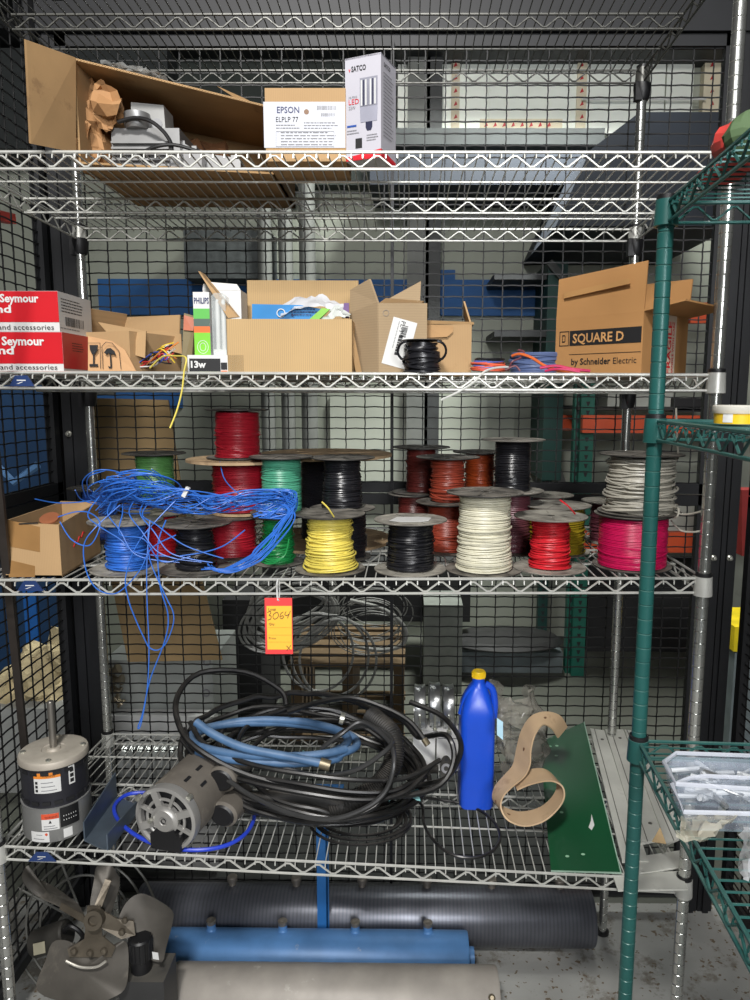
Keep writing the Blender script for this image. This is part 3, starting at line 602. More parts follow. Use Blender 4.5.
# ---------------- small carton
Y = .1; pa = at(418,372,Y); pb = at(471,372,Y); h = at(450,324,Y).z-sC
e = carton('open_carton', 'small plain brown carton with a cut tab, behind the little black wire spool', ((pa.x+pb.x)/2, Y, sC), pb.x-pa.x, .1, h, 0, card, flaps=(('right', .045, -.25, (.03,0), (.052,.03)),), anchor=(0,-1))
mb = MB(); mb.prism([at(421,320,.1), at(474,322,.1), at(474,324.5,.1), at(421,325,.1)], (0,.05,0)); mb.build('flap', cardd, e, smooth=False)
mb = MB(); mb.prism([at(421,324,.098), at(453,326,.098), at(453,332,.096), at(447,337,.095), at(421,338,.097)], (0,-.001,0)); mb.build('cut_tab', mat('tab card', (178,140,96), .85), e, smooth=False)
# ---------------- breaker carton (SQUARE D)
ph = math.radians(45); Yc = .03; pc = at(641,374,Yc); h = at(642,311,Yc).z-sC; w = .205; d = .2
e = carton('open_carton', 'large brown open breaker carton with black printed banner, behind the green post', (pc.x, Yc, sC), w, d, h, 0, mat('amber cardboard', (172,126,76), .82, 0, .08, 6, dirt=((160,112,64), 8, .6, .4)),
    flaps=(('front', .09, -.06, (0,0), (.083,.098)), ('right', .085, 1.42, (0,.0)), ('back', .085, .15),), anchor=(1,-1))
e.rotation_euler = (0,0,-ph); off = Matrix.Rotation(-ph,3,'Z') @ Vector((w/2,-d/2,0)); e.location = Vector((pc.x,Yc,sC))-off
fy = -d/2-.0003
bn = patch(e, 'printed_banner', (-w/2+.036, fy, h*.52), X1, Z1, .166, h*.25, ink)
text('SQUARE D', bn, (-w/2+.044, fy-.0006, h*.565), X1, Z1, h*.15, mat('amber print', (190,142,90), .8), .12, .02)
mb = MB(); z0_ = h*.52; a = -w/2+.01; s_ = h*.25; 
for (u0,v0,u1,v1) in ((0,0,.024,.0018),(0,s_-.0018,.024,s_),(0,0,.0018,s_),(.0222,0,.024,s_),(.007,s_*.25,.0085,s_*.75),(.007,s_*.25,.014,s_*.33),(.007,s_*.67,.014,s_*.75),(.0135,s_*.3,.0152,s_*.7)):
    mb.add([(a+u0,fy-.0004,z0_+v0),(a+u1,fy-.0004,z0_+v0),(a+u1,fy-.0004,z0_+v1),(a+u0,fy-.0004,z0_+v1)], [(0,1,2,3)])
mb.build('square_emblem', ink, e, local=True, smooth=False)
patch(e, 'ruled_line', (-w/2+.036, fy, h*.37), X1, Z1, .166, .0012, ink)
text('by Schneider', e, (-w/2+.042, fy, h*.2), X1, Z1, h*.105, ink, .094, .02); text('Electric', e, (-w/2+.142, fy, h*.2), X1, Z1, h*.1, ink, .052, 0)
sx = w/2+.0003; tp = patch(e, 'printed_tape', (sx, -d/2+.088, 0), (0,1,0), Z1, .055, h, mat('pale tape', (214,196,176), .4))
for k, (s, y, hh, ww) in enumerate((('FRAGILE', .012, .017, .11), ('HANDLE WITH CARE', .034, .008, .11))):
    text(s, tp, (sx+.0006, -d/2+.092+y+hh, .004), Z1, (0,-1,0), hh, inkr, ww, .02)
# tape over the front flap
mb = MB(); mb.prism([(-w/2+.02, fy-.004, h+.04), (w/2-.03, fy-.006, h+.055), (w/2-.03, fy-.006, h+.066), (-w/2+.02, fy-.004, h+.052)], (0,-.0004,0)); mb.build('clear_tape', mat('clear tape', (176,134,86), .2, 0, .1), e, local=True, smooth=False)
# ---------------- cable coils on shelf C
def coil(mb, c, rx, ry, h, n, r, sd, tilt=0, seg=26, jit=.12, zr=None):
    rr_ = random.Random(sd); pts = []; N = n*seg; ax = [rr_.uniform(-1,1) for _ in range(n+2)]; bx = [rr_.uniform(-1,1) for _ in range(n+2)]
    for i in range(N+1):
        k = i/seg; j = int(k); f = k-j; f = f*f*(3-2*f); A_ = ax[j]*(1-f)+ax[j+1]*f; B_ = bx[j]*(1-f)+bx[j+1]*f; a = 2*PI*k
        R_ = 1+jit*A_*.5; z = h*(.5+.5*math.sin(k*1.7+sd))*.8 + h*.2*(B_*.5+.5)
        p = Vector((rx*R_*math.cos(a)+jit*rx*.4*B_, ry*R_*math.sin(a)+jit*ry*.4*A_, z+r))
        if tilt: p = Matrix.Rotation(tilt, 3, 'X') @ p
        pts.append(Vector(c)+p)
    mb.tube(pts, r, 6); return mb
cb = Vector((at(538,373,.2).x, .22, sC))
mb = MB(); coil(mb, cb, .058, .055, .05, 9, .0042, 3, jit=.2); tag(mb.build('cable_coil', mat('slate blue cable', (84,100,140), .45, 0, .15)), 'coil of slate blue cable left of the breaker carton', 'cable')
mb = MB(); mb.tube(pxpath([(512,356,.06),(520,354,.05),(532,358,.04),(545,366,.03),(560,371,.03),(570,372,.025)], 8), .003, 6); tag(mb.build('loose_wire', mat('orange wire jacket', (214,104,50), .4)), 'single orange wire curling over the slate blue cable coil', 'wire')
mb = MB(); mb.tube(pxpath([(540,368,.02),(556,366,.015),(572,369,.01),(590,371,.01)], 8), .003, 6); mb.tube(pxpath([(545,371,.02),(560,369,.01),(580,372,.008)], 8), .0025, 6); tag(mb.build('loose_wire', mat('magenta wire jacket', (196,40,90), .4)), 'magenta wire lying in front of the breaker carton', 'wire')
mb = MB(); mb.tube(pxpath([(508,371,.05),(512,362,.045),(520,358,.05),(524,352,.06),(518,350,.06)], 8), .002, 6); mb.tube(pxpath([(505,370,.04),(515,366,.04),(520,371,.04)], 8), .002, 6); tag(mb.build('loose_wire', mat('brown wire jacket', (110,60,70), .4)), 'thin maroon wires twisted left of the slate blue cable coil', 'wire')
c = Vector((at(489,373,.07).x, .08, sC))
e = thing('wire_bundle', 'small wound bundle of black, orange and violet wires right of the small carton', 'wire', c)
for k, (nm, cc) in enumerate((('coral', (220,96,66)), ('violet', (92,100,170)), ('black', (24,24,26)))):
    mb = MB(); coil(mb, c+Vector((0,0,.006+.003*k)), .032-.002*k, .02, .022, 7, .0018, k+20, jit=.3, seg=18); mb.build('wire_strand', mat(nm+' wire strand', cc, .4), e)
mb = MB(); mb.tube(pxpath([(508,367,.04),(495,368,.02),(484,372,-.005),(474,382,-.014),(458,392,-.016),(441,400,-.016)], 8), .0022, 6); tag(mb.build('loose_wire', mat('white wire jacket', (205,205,200), .4)), 'stiff white wire jutting down in front of the rail below the wound bundle', 'wire')
# ============================================================ spools
def winding(mb, z0, z1, r, wr, sd, loose=.06, bulge=.0, seg=22):
    r_ = random.Random(sd); n = max(4, int((z1-z0)/(wr*1.9))); pts = []
    ax = [r_.uniform(-1,1) for _ in range(n+2)]; bx = [r_.uniform(-1,1) for _ in range(n+2)]; cx_ = [r_.uniform(-1,1) for _ in range(n+2)]
    for i in range(n*seg+1):
        k = i/seg; j = int(k); f = k-j; A_ = ax[j]*(1-f)+ax[j+1]*f; B_ = bx[j]*(1-f)+bx[j+1]*f; a = 2*PI*k
        R_ = r*(1+loose*.5*A_)+bulge*r*(1-k/n)**3; off = r*loose*.6*cx_[j]
        pts.append(Vector((R_*math.cos(a)+off*math.sin(j*2.3), R_*math.sin(a)+off*math.cos(j*1.7), z0+wr+(z1-z0-2*wr)*k/n+loose*.05*B_*math.sin(a*1.0+j))))
    mb.tube(pts, wr, 5)
    for q in range(int(loose*55)+1):            # slack turns slumping out of the winding
        a0 = r_.uniform(0, 6.28); zz = z0+wr+(z1-z0)*r_.uniform(.02, .7)**1.3; tl = r_.uniform(-.12, .12)*(1+loose*4); R2 = r*(1+r_.uniform(.01, .05+loose*.9)); P = []
        for i in range(24):
            a = 2*PI*i/24; P.append(Vector((R2*math.cos(a), R2*math.sin(a), min(z1-wr, max(z0+wr, zz+R2*tl*math.cos(a-a0))))))
        mb.tube(P, wr, 5, True)
    for q in range(int(loose*40)):              # a few crossing strands
        a0 = r_.uniform(0, 6.28); zz = r_.uniform(z0+.1*(z1-z0), z1-.25*(z1-z0)); dz = r_.uniform(-.3,.3)*(z1-z0); P = []
        for i in range(13):
            a = a0+i*.22; P.append(Vector(((r+wr*1.6)*math.cos(a), (r+wr*1.6)*math.sin(a), min(z1-wr, max(z0+wr, zz+dz*i/12)))))
        mb.tube(P, wr, 5)
WIRE = {}
def wmat(nm, col, rough=.38): return mat(nm+' wire jacket', col, rough, 0, .12, 40)
def spool(label, px, Y, z0, h, rf, rw, wm, flange=flangem, sd=0, loose=.06, wr=.0017, rf2=None, bulge=0, top=True, group=None, name='wire_spool', tf=.0035, hub=blackp):
    x = at(px, 450, Y).x if isinstance(px, (int, float)) else px[0]
    e = thing(name, label, 'wire spool', (x, Y, z0+(.009*x if z0 < HC-.05 else 0)), (sd*1.3) % 6.28, group)
    rf2 = rf2 or rf
    def fl(z, r, m, nm='flange'):
        mb = MB(); mb.lathe([(.009, z), (r*.93, z), (r, z+.0008), (r, z+tf-.0006), (r*.975, z+tf), (r*.9, z+tf-.0012), (rw*.9, z+tf-.001), (.014, z+tf), (.009, z+tf-.001)], 36, caps=False)
        for k in range(6): a = k*PI/3; mb.bar((.013*math.cos(a), .013*math.sin(a), z+tf-.0005), (r*.86*math.cos(a), r*.86*math.sin(a), z+tf-.001), .002, .0015)
        return mb.build(nm, m, e, local=True)
    fl(0, rf2, flange)
    if top: fl(h-tf, rf, flange)
    mb = MB(); mb.lathe([(rw*.55, tf), (rw*.55, h-tf)], 20, caps=False); mb.build('hub', hub, e, local=True)
    mb = MB(); winding(mb, tf, h-tf-.003, rw, wr, sd*13+5, loose, bulge); rc = rw-wr*.5
    mb.lathe([(rc*.6, tf+.001), (rc+bulge*rw*.5, tf+.001), (rc, tf+(h-2*tf)*.35), (rc, h-tf-.004), (rc*.6, h-tf-.004)], 28); mb.build('wound_wire', wm, e, local=True)
    return e
sB = HB-.001
def hz(py_top, Y, z0): return at(375, py_top, Y).z-z0
R_ = lambda px, Y: px/pxm(Y)
blk = wmat('black', (30,30,34), .3); blu = wmat('blue', (48,106,196)); yel = wmat('yellow', (238,214,18)); whi = wmat('ivory', (214,210,188)); redw = wmat('scarlet', (206,36,48)); pink = wmat('pink', (196,24,84), .3)
dred = wmat('crimson', (158,24,40)); dgr = wmat('deep green', (28,128,66)); teal = wmat('teal green', (78,156,126)); gre = wmat('leaf green', (84,134,74)); brk = wmat('brick red', (148,62,44)); mar = wmat('maroon', (98,40,36)); org = wmat('rust orange', (166,70,30)); brn = wmat('brown', (74,48,38)); gry = wmat('pale grey', (180,176,164)); olv = wmat('olive yellow', (150,130,30))
# front row
spool('blue wire spool at the left end of the front row, half under the blue tangle', 122, .10, sB, hz(519,.1,sB), R_(37,.1), R_(19,.1), blu, flangeg, 1, .1)
spool('black wire spool with thick loops in the front row, right of the blue spool', 192, .095, sB, hz(521,.1,sB), R_(37,.1), R_(17,.1), blk, flangem, 2, .16, .0026)
spool('bright yellow wire spool in the front row', 329, .09, sB, hz(513,.09,sB), R_(36,.09), R_(22,.09), yel, flangem, 3, .1, .0018, bulge=.28)
e = spool('black wire spool with a torn white sticker on its flange, in the front row', 411, .09, sB, hz(519,.09,sB), R_(37,.09), R_(22,.09), blk, flangeg, 4, .08, .0019, bulge=.08)
mb = MB(); hh = hz(519,.09,sB); q = random.Random(4); mb.prism([(-.045,-.03,hh), (-.02,-.045,hh), (.02,-.042,hh), (.038,-.03,hh), (.045,.01,hh), (.02,.022,hh), (-.03,.018,hh)], (0,0,.0006)); st_ = mb.build('torn_sticker', paper, e, local=True); st_.rotation_euler = (0,0,-e.rotation_euler.z); e_keep = e
spool('tall ivory white wire spool in the front row, largest of its row', 486, .085, sB, hz(492,.085,sB), R_(39,.085), R_(25,.085), whi, flangem, 5, .05, .0021, bulge=.14)
spool('scarlet wire spool in the front row, left of the green post', 553, .10, sB, hz(516,.1,sB), R_(37,.1), R_(18,.1), redw, flangeg, 6, .12, .0019, bulge=.15)
hp = hz(514,.12,sB); spool('wide pink wire spool below the pale grey one, behind the green post', 637, .12, sB, hp, R_(39,.12), R_(33,.12), pink, flangem, 7, .02, .0017)
spool('pale grey wire spool standing on the pink spool', 642, .13, sB+hp+.0005, hz(455,.13,sB+hp), R_(41,.13), R_(31,.13), gry, flangem, 8, .14, .0023)
# second row, left to right
zg = hz(511,.24,sB); spool('small red spool crossed by blue strands between the blue and black spools', 156, .24, sB, zg, R_(31,.24), R_(16,.24), redw, flangem, 9, .14)
z1_ = hz(514,.25,sB); spool('crimson wire spool low behind the black one, under the wood flanged spool', 229, .25, sB, z1_, R_(36,.25), R_(24,.25), dred, flangem, 10, .07)
h2 = hz(458,.27,sB+z1_); ee = spool('crimson wire spool with wide pale wooden flanges, under the upper red spool', 240, .27, sB+z1_+.0005, h2, R_(53,.27), R_(27,.27), dred, woodf, 11, .05, tf=.007, rf2=.07)
h3 = hz(409,.27,sB+z1_+h2); spool('dark red wire spool standing topmost above the wooden flange', 238, .27, sB+z1_+h2+.001, h3, R_(31,.27), R_(21,.27), dred, flangem, 12, .04, .0016)
zd = hz(512,.2,sB); spool('deep green wire spool low behind the blue tangle', 276, .16, sB, zd, R_(27,.16), R_(15,.16), dgr, flangem, 13, .14)
h4 = hz(456,.19,sB+zd); spool('pale teal green wire spool standing above the deep green one', 281, .19, sB+zd+.0005, h4, R_(32,.19), R_(19,.19), teal, flangem, 14, .03, .0018)
# third row left
zk = hz(498,.37,sB); spool('dark brown spool hidden low under the leaf green spool', 153, .40, sB, zk, R_(30,.4), R_(18,.4), brn, flangem, 15, .05)
spool('leaf green wire spool rising above the blue tangle at left', 154, .39, sB+zk+.0005, hz(452,.39,sB+zk), R_(31,.39), R_(18,.39), gre, flangem, 16, .05)
spool('spool with wide dusty black flange at the back left, beside the carton', 97, .44, sB, hz(486,.44,sB), R_(30,.44), R_(16,.44), wmat('navy', (36,66,140)), flangem, 17, .05)
spool('very wide spool with pale wooden flanges and black wire, at the rear centre', 325, .41, sB, hz(453,.41,sB), R_(67,.41), R_(24,.41), blk, woodf, 18, .02, tf=.008, name='wooden_wire_spool')
zb_ = hz(509,.2,sB); spool('black wire spool low behind the yellow spool', 343, .215, sB, zb_, R_(28,.215), R_(22,.215), blk, flangem, 19, .05)
spool('black wire spool on a grey dusty flange, in front of the wide wooden one', 342, .2, sB+zb_+.0005, hz(457,.2,sB+zb_), R_(33,.2), R_(18,.2), blk, flangem, 20, .07, .002, bulge=.12)
# right group
zm = hz(493,.42,sB); spool('maroon wire spool low at the back, under another maroon one', 414, .42, sB, zm, R_(26,.42), R_(15,.42), mar, flangeg, 21, .04)
spool('maroon wire spool high at the back, left of the brick red one', 421, .42, sB+zm+.0005, hz(447,.42,sB+zm), R_(29,.42), R_(14,.42), mar, flangem, 22, .05)
zr = hz(503,.27,sB); spool('reddish brown wire spool low, behind and left of the ivory spool', 448, .28, sB, zr, R_(29,.28), R_(19,.28), brk, flangem, 23, .02, .0016)
spool('brick red wire spool standing on the reddish brown one', 448, .27, sB+zr+.0005, hz(457,.27,sB+zr), R_(32,.27), R_(16,.27), brk, flangem, 24, .1, .002)
zo = hz(490,.43,sB); spool('brown wire spool low at the back, hidden behind the ivory spool', 487, .44, sB, zo, R_(25,.44), R_(14,.44), brn, flangem, 25, .04)
spool('rust orange wire spool high at the back, between brick red and black', 480, .43, sB+zo+.0005, hz(452,.43,sB+zo), R_(27,.43), R_(14,.43), org, flangem, 26, .06)
zn = hz(492,.27,sB); spool('dark brown wire spool low, right of the ivory spool', 515, .27, sB, zn, R_(28,.27), R_(16,.27), brn, flangem, 27, .04)
spool('black wire spool standing high, right of the rust orange one', 513, .27, sB+zn+.0005, hz(440,.27,sB+zn), R_(32,.27), R_(17,.27), blk, flangeg, 28, .03, .0022)
spool('olive yellow wire spool behind the scarlet one', 559, .27, sB, hz(505,.27,sB), R_(34,.27), R_(27,.27), olv, flangeg, 29, .05)
spool('brown wire spool with a grey flange, at the back behind the olive yellow spool', 550, .45, sB, hz(495,.45,sB), R_(25,.45), R_(15,.45), brn, flangeg, 30, .05)
spool('spool with grey dusty flange at the back, left of the pink spool', 610, .40, sB, hz(501,.40,sB), R_(26,.40), R_(16,.40), brn, flangeg, 31, .05)
# little black spool on shelf C
e = spool('little black wire spool with loose thick loops on the shelf above', 421, .03, sC, hz(340,.03,sC), R_(20,.03), R_(15,.03), blk, flangem, 32, .2, .0026, rf2=.034, tf=.002)
rzm = Matrix.Rotation(-e.rotation_euler.z, 3, 'Z')
for sx, yy in ((1,0),(-1,.004)):
    mb = MB(); P = [Vector((e.location.x+sx*(.03+.018*math.sin(t)), .03-.02+yy-.012*math.cos(t), sC+.046+.018*math.cos(t))) for t in [k*.35 for k in range(10)]]; mb.tube(P, .0026, 6); o = mb.build('loose_loop', blk, e)

# ---------------- carton at left of shelf B
Y = .03; pa = at(6,578,Y); pb = at(62,578,Y); h = at(30,519,Y).z-sB
w = pb.x-pa.x; sB -= .006
e = thing('open_carton', 'open tan carton with brown tape patches at the left end of the spool shelf', 'box', ((pa.x+pb.x)/2+.03, .14, sB))
def q_(px, py, Y): return at(px, py, Y)
mb = MB(); D_ = .3; t = .004; x0 = pa.x; x1 = pb.x; xs_ = at(100,540,.27).x; zs = at(100,502,.27).z
mb.prism([(x0,Y,sB),(x1,Y,sB),(x1,Y,sB+h-.006),(x0,Y,sB+h)], (0,t,0)); mb.prism([(x1,Y,sB),(xs_,.27,sB),(xs_,.27,zs),(x1,Y,sB+h-.006)], (-t,.001,0))
mb.prism([(x0+.01,.27,sB),(xs_,.27,sB),(xs_,.27,zs),(x0+.01,.27,zs+.002)], (0,-t,0)); mb.prism([(x0,Y+t,sB),(x0+.01,.27,sB),(x0+.01,.27,zs),(x0,Y+t,sB+h)], (t,0,0)); mb.prism([(x0,Y,sB),(x1,Y,sB),(xs_,.27,sB),(x0+.01,.27,sB)], (0,0,t))
mb.build('box_body', card, e, smooth=False)
tp = mat('brown packing tape', (146,110,68), .3, 0, .15, 14)
mb = MB(); mb.prism([at(7,546,Y), at(40,552,Y), at(40,527,Y), at(7,519.5,Y)], (0,-.0006,0)); mb.build('tape_patch', tp, e, smooth=False)
mb = MB(); mb.prism([at(9,577,Y), at(35,577,Y), at(35,566,Y), at(10,560,Y)], (0,-.0006,0)); mb.build('tape_patch', tp, e, smooth=False)
mb = MB(); mb.tube([at(19,524,Y-.001), at(38,523,Y-.001)], .0016, 5); mb.build('slot', ink, e)
mb = MB(); mb.lathe([(0,0),(.014,0),(.02,.002),(.02,.006),(0,.006)], 20, Matrix.Translation(at(50,520,.06)) @ Matrix.Rotation(.5,4,'X')); tag(mb.build('torn_disc', mat('rust brown card', (140,82,50), .8)), 'small round reddish brown disc lying at the front edge of the tan carton', 'disc')
mb = MB(); A_ = Vector((x1+.0008,Y,sB)); dr = (Vector((xs_,.27,0))-Vector((x1,Y,0))).normalized(); 
mb = MB(); P0 = A_+dr*.07+Vector((.001,-.0005,.05)); mb.tube([P0+dr*(.012*i)+Vector((0,0,.008*(i % 2)+.003*i)) for i in range(7)], .0012, 4); mb.build('faded_red_print', inkr, e)
# ---------------- blue wire tangle
br = random.Random(99); mb = MB(); wr = .0013
def tang(pts, n=8): mb.tube(pxpath(pts, n), wr, 5)
for k in range(30):         # the long bundled run
    a = br.uniform(-1,1); b = br.uniform(-1,1); c = br.uniform(-1,1)
    d_ = br.uniform(-1,1)
    tang([(104+14*a, 503+13*b, .13+.05*c), (122+14*b, 489+13*c, .10+.04*a), (150+8*c, 495+14*a, .07+.04*b), (185+6*d_, 502+13*b, .06+.04*c), (215+4*a, 503+10*d_, .05+.03*a), (245, 500+8*a+5*c, .06+.03*b), (275+4*b, 495+6*a, .07+.03*c), (292+5*c, 499+9*b, .08+.03*a), (286+6*a, 508+10*c, .07), (262+10*b, 512+8*a, .06)])
for k in range(13):         # right end folding down and back
    a = br.uniform(-1,1); b = br.uniform(-1,1)
    tang([(262+10*a, 497+6*b, .07), (290+7*a, 505+6*b, .06), (280+12*b, 524+5*a, .05), (264+12*a, 546+8*b, .04), (246+10*b, 561+7*a, .03), (226+12*a, 570+3*b, .02), (205+8*b, 566+4*a, .02)])
for k in range(20):         # loose loops at the left
    a = br.uniform(-1,1); b = br.uniform(-1,1); cx_ = 125+26*a; cy_ = 492+10*b; rx_ = br.uniform(12,28); ry_ = br.uniform(8,19); ph_ = br.uniform(0,6.28)
    tang([(cx_+rx_*math.cos(ph_+i*.9)*(1+.1*i), cy_+ry_*math.sin(ph_+i*.9), .09+.05*math.sin(i+ph_)) for i in range(6)])
for k in range(6):         # loops dropping over the blue spool and black spool
    a = br.uniform(-1,1); b = br.uniform(-1,1); ox = (k-2.5)*11
    tang([(128+ox, 500+6*b, .07), (122+ox+8*b, 514, .03), (132+ox+10*a, 530+6*b, .0), (150+ox*1.1, 546+10*a, -.01), (168+ox*1.2, 557+6*b, -.004), (196+ox, 560+5*a, .01)])
tang([(120,505,.04),(95,528,.0),(84,545,-.006),(86,570,-.012),(96,588,-.016),(112,594,-.016),(124,588,-.014),(140,570,-.01),(152,548,-.006),(176,535,-.005)])
tang([(176,500,.04),(140,540,-.0),(126,575,-.012),(128,598,-.016),(135,618,-.016),(145,640,-.016),(150,648,-.016),(158,650,-.016),(166,643,-.016),(173,625,-.016),(173,612,-.016),(166,597,-.016),(150,560,-.01),(148,530,-.0)])
tang([(150,520,.0),(147,560,-.012),(147,600,-.016),(149,650,-.016),(147,690,-.016),(141,724,-.016),(138,727,-.016),(143,712,-.016),(150,680,-.016),(165,640,-.016),(168,615,-.016),(160,585,-.014),(158,545,-.004),(166,520,.01)])
tang([(35,499,.2),(60,503,.14),(95,500,.13),(120,492,.1)]); tang([(58,517,.04),(75,512,.04),(90,513,.03),(100,524,.0),(90,545,-.004),(72,540,.0),(60,522,.03)])
tang([(220,462,.18),(224,478,.12),(234,490,.06),(245,497,.05)]); tang([(245,530,.0),(225,545,.0),(205,552,.0),(180,556,-.005)])
e = mb.build('blue_wire_tangle', blu); tag(e, 'large tangle of bright blue wire draped over spools and hanging below the shelf', 'wire tangle')
mb = MB(); q = at(186,492,.03); mb.box(q, (.008,.01,.022), Matrix.Rotation(.5,3,'Y')); tag(mb.build('cable_tie', paper, smooth=False), 'small white tie clipped on the blue wire tangle', 'tie')
mb = MB()
for k in range(3): mb.tube(pxpath([(268+k*3,540,.08),(262,552+k*3,.05),(270,560+k*2,.04),(284,556,.04),(289,545-k*3,.06)], 8), .0016, 5)
tag(mb.build('loose_wire', dgr), 'loose loops of green wire hanging off the deep green spool', 'wire')
mb = MB(); mb.tube(pxpath([(322,502,.03),(328,508,.02),(334,517,.03)],6), .0016, 5); tag(mb.build('loose_wire', yel), 'short yellow wire end sticking up from the yellow spool', 'wire')
mb = MB(); mb.tube(pxpath([(560,500,.05),(568,506,.04),(575,514,.05)],6), .0018, 5); tag(mb.build('loose_wire', redw), 'short red wire end sticking up from the scarlet spool', 'wire')
mb = MB(); mb.tube(pxpath([(676,408,.14),(677,440,.14),(678,458,.14),(670,461,.12),(660,470,.08)],6), .0022, 6); tag(mb.build('loose_wire', gry), 'pale grey wire end standing straight up from the pale grey spool', 'wire')
mb = MB(); mb.tube(pxpath([(672,510,.1),(680,514,.08),(690,514,.06),(703,511,.04)],6), .0022, 6); mb.tube(pxpath([(671,520,.1),(680,530,.08),(692,532,.07),(700,531,.07)],6), .0022, 6); mb.tube(pxpath([(670,510,.1),(678,508,.06),(677,517,.05),(669,516,.09),(676,512,.1)],6), .0022, 6); tag(mb.build('loose_wire', gry), 'pale grey wire ends looping out at the right of the pale grey spool', 'wire')
# ---------------- lot tag
Y = -.022; e = thing('lot_tag', 'red and orange hanging lot tag on the front rail of the spool shelf', 'tag', at(279, 655, Y))
mb = MB(); mb.prism([at(264.5,598,Y), at(292,598,Y), at(293,654,Y), at(265.5,654,Y)], (0,.0008,0)); mb.build('tag_card', mat('coral red card', (232,66,66), .5, 0, .04), e, smooth=False)
mb = MB(); mb.prism([at(266.5,606,Y-.0005), at(291.5,606,Y-.0005), at(292,649.5,Y-.0005), at(267.5,649.5,Y-.0005)], (0,.0004,0)); pn = mb.build('orange_panel', mat('orange yellow card', (244,186,62), .5, 0, .03), e, smooth=False)
pen = mat('purple pen', (84,40,50), .6)
def TT(s, px, py, hp, wp, b=0): q = at(px, py, Y-.001); text(s, pn, q-e.location, X1, Z1, hp/498, pen, wp/498, b)
TT('Lot#', 268.5, 610.5, 2.6, 7.5); TT('Qty', 268.8, 625, 2.4, 6); TT('Price', 269, 639, 2.2, 7)
mb = MB()
for pts in ([(267.3,612.5),(270,611.2),(270.8,613),(268.9,615.2),(271,616),(270.6,619),(267.5,620)], [(275.6,612.8),(273.3,614.5),(273.2,618),(275,619),(277.6,617.5),(278.4,614.5),(277,612.2),(275.2,613)], [(283.2,611.8),(280.6,614),(280,617.5),(281.8,618.6),(283.6,617),(282.6,615.6),(280.6,616.6)], [(286,611.5),(284.8,614.6),(287,615.4),(289.4,613.6)], [(290.3,610.8),(289,614.5),(287.4,618.2)]):
    mb.tube(spline([at(a,b,Y-.0012) for a,b in pts], 4), .0007, 4)
for a, b in (((286.5,645.8),(290.3,649.8)),((290.8,645.3),(286.8,650.5))): mb.tube([at(*a,Y-.0012),at(*b,Y-.0012)], .0006, 4)
mb.build('handwriting', pen, pn)
mb = MB()
for yy in (627.5,635,642): mb.tube([at(268,yy,Y-.0011), at(291.5,yy,Y-.0011)], .0002, 4)
mb.build('ruled_lines', mat('faint rule', (206,150,60), .6), pn)
mb = MB(); mb.tube(pxpath([(278,600.5,-.0235),(277.3,597,-.019),(277,590,-.010),(277,583,-.012),(278.5,579,.0),(279.5,590,.006),(279,598,-.014),(278.5,600.5,-.0225)], 5), .0016, 5); mb.build('tie_loop', paper, e)
# ============================================================ shelf A
def onA(px, py):
    z = .6
    for _ in range(12):
        p = onz(px, py, z); z = hA(p.x, p.y)-.001
    p.z = z; return p
def A_(px, Y): 
    z = .6
    for _ in range(8): p = at(px, 800, Y); z = hA(p.x, Y)
    return Vector((p.x, Y, z-.001))
# ---- upright motor
b0 = onA(57, 826); r0 = .0835; zA = max(hA(b0.x, b0.y-r0), hA(b0.x, b0.y+r0), hA(b0.x-r0,b0.y))
b0.y = .09; b0.x = at(57, 800, b0.y).x; zA = hA(b0.x, b0.y)+.002
e = thing('electric_motor', 'upright round motor with black upper shell, grey base and steel shaft', 'motor', (b0.x, b0.y, zA))
T0 = Matrix.Translation(b0.xy.to_3d()); r0 = 35/pxm(.09)*.97
zt = at(57, 748, b0.y).z; zs = zA+(zt-zA)*.43
motg = mat('motor grey paint', (132,132,130), .45, .2, .12, 14); motb = mat('motor black paint', (40,40,46), .4, .1, .15, 14); mott = mat('dull cast end cap', (168,160,148), .6, .3, .2, 18, dust=(190,184,170), dustamt=.5)
mb = MB(); mb.lathe([(r0*.97, zA), (r0, zA+.004), (r0, zs-.003), (r0*1.015, zs), (r0*.9, zs)], 48, T0, caps=True); mb.build('grey_base', motg, e)
mb = MB(); mb.lathe([(r0*.96, zs), (r0*.97, zt-.012), (r0*.9, zt-.012)], 48, T0, caps=False); sh_ = mb.build('black_shell', motb, e)
for zz in (zs+.012, zt-.026):
    for k in range(18):
        a = k*2*PI/18; c = Vector((b0.x+r0*.968*math.cos(a), b0.y+r0*.968*math.sin(a), zz)); mb = MB(); mb.box(c, (.004,.017,.0075), Matrix.Rotation(a,3,'Z')); mb.build('vent_slot', ink, sh_, smooth=False)
mb = MB(); mb.lathe([(r0*.985, zt-.018), (r0*1.02, zt-.016), (r0*1.02, zt-.006), (r0*.99, zt-.002), (r0*.93, zt), (.026, zt), (.024, zt-.002), (.016, zt-.002), (.014, zt+.003), (.0, zt+.003)], 48, T0, caps=False); cap = mb.build('end_cap', mott, e)
mb = MB(); mb.lathe([(.0078, zt), (.0078, at(57,701,b0.y).z-.002), (.006, at(57,701,b0.y).z)], 16, T0); mb.build('shaft', mat('ground steel shaft', (150,146,140), .3, .85, .1), e)
for a in (.3, 1.9, 3.5, 5.0):
    mb = MB(); mb.lathe([(.006,zt),(.006,zt+.003),(.003,zt+.004)], 8, Matrix.Translation((b0.x+r0*.86*math.cos(a), b0.y+r0*.86*math.sin(a), 0))); mb.build('bolt', boltm, cap)
def curvelabel(nm, a0, a1, z0, z1, m, par, r=r0*1.004, k=10):
    mb = MB(); mb.grid(lambda u, v: (b0.x+r*math.cos(a0+(a1-a0)*u), b0.y+r*math.sin(a0+(a1-a0)*u), z0+(z1-z0)*v), k, 1); return mb.build(nm, m, par)
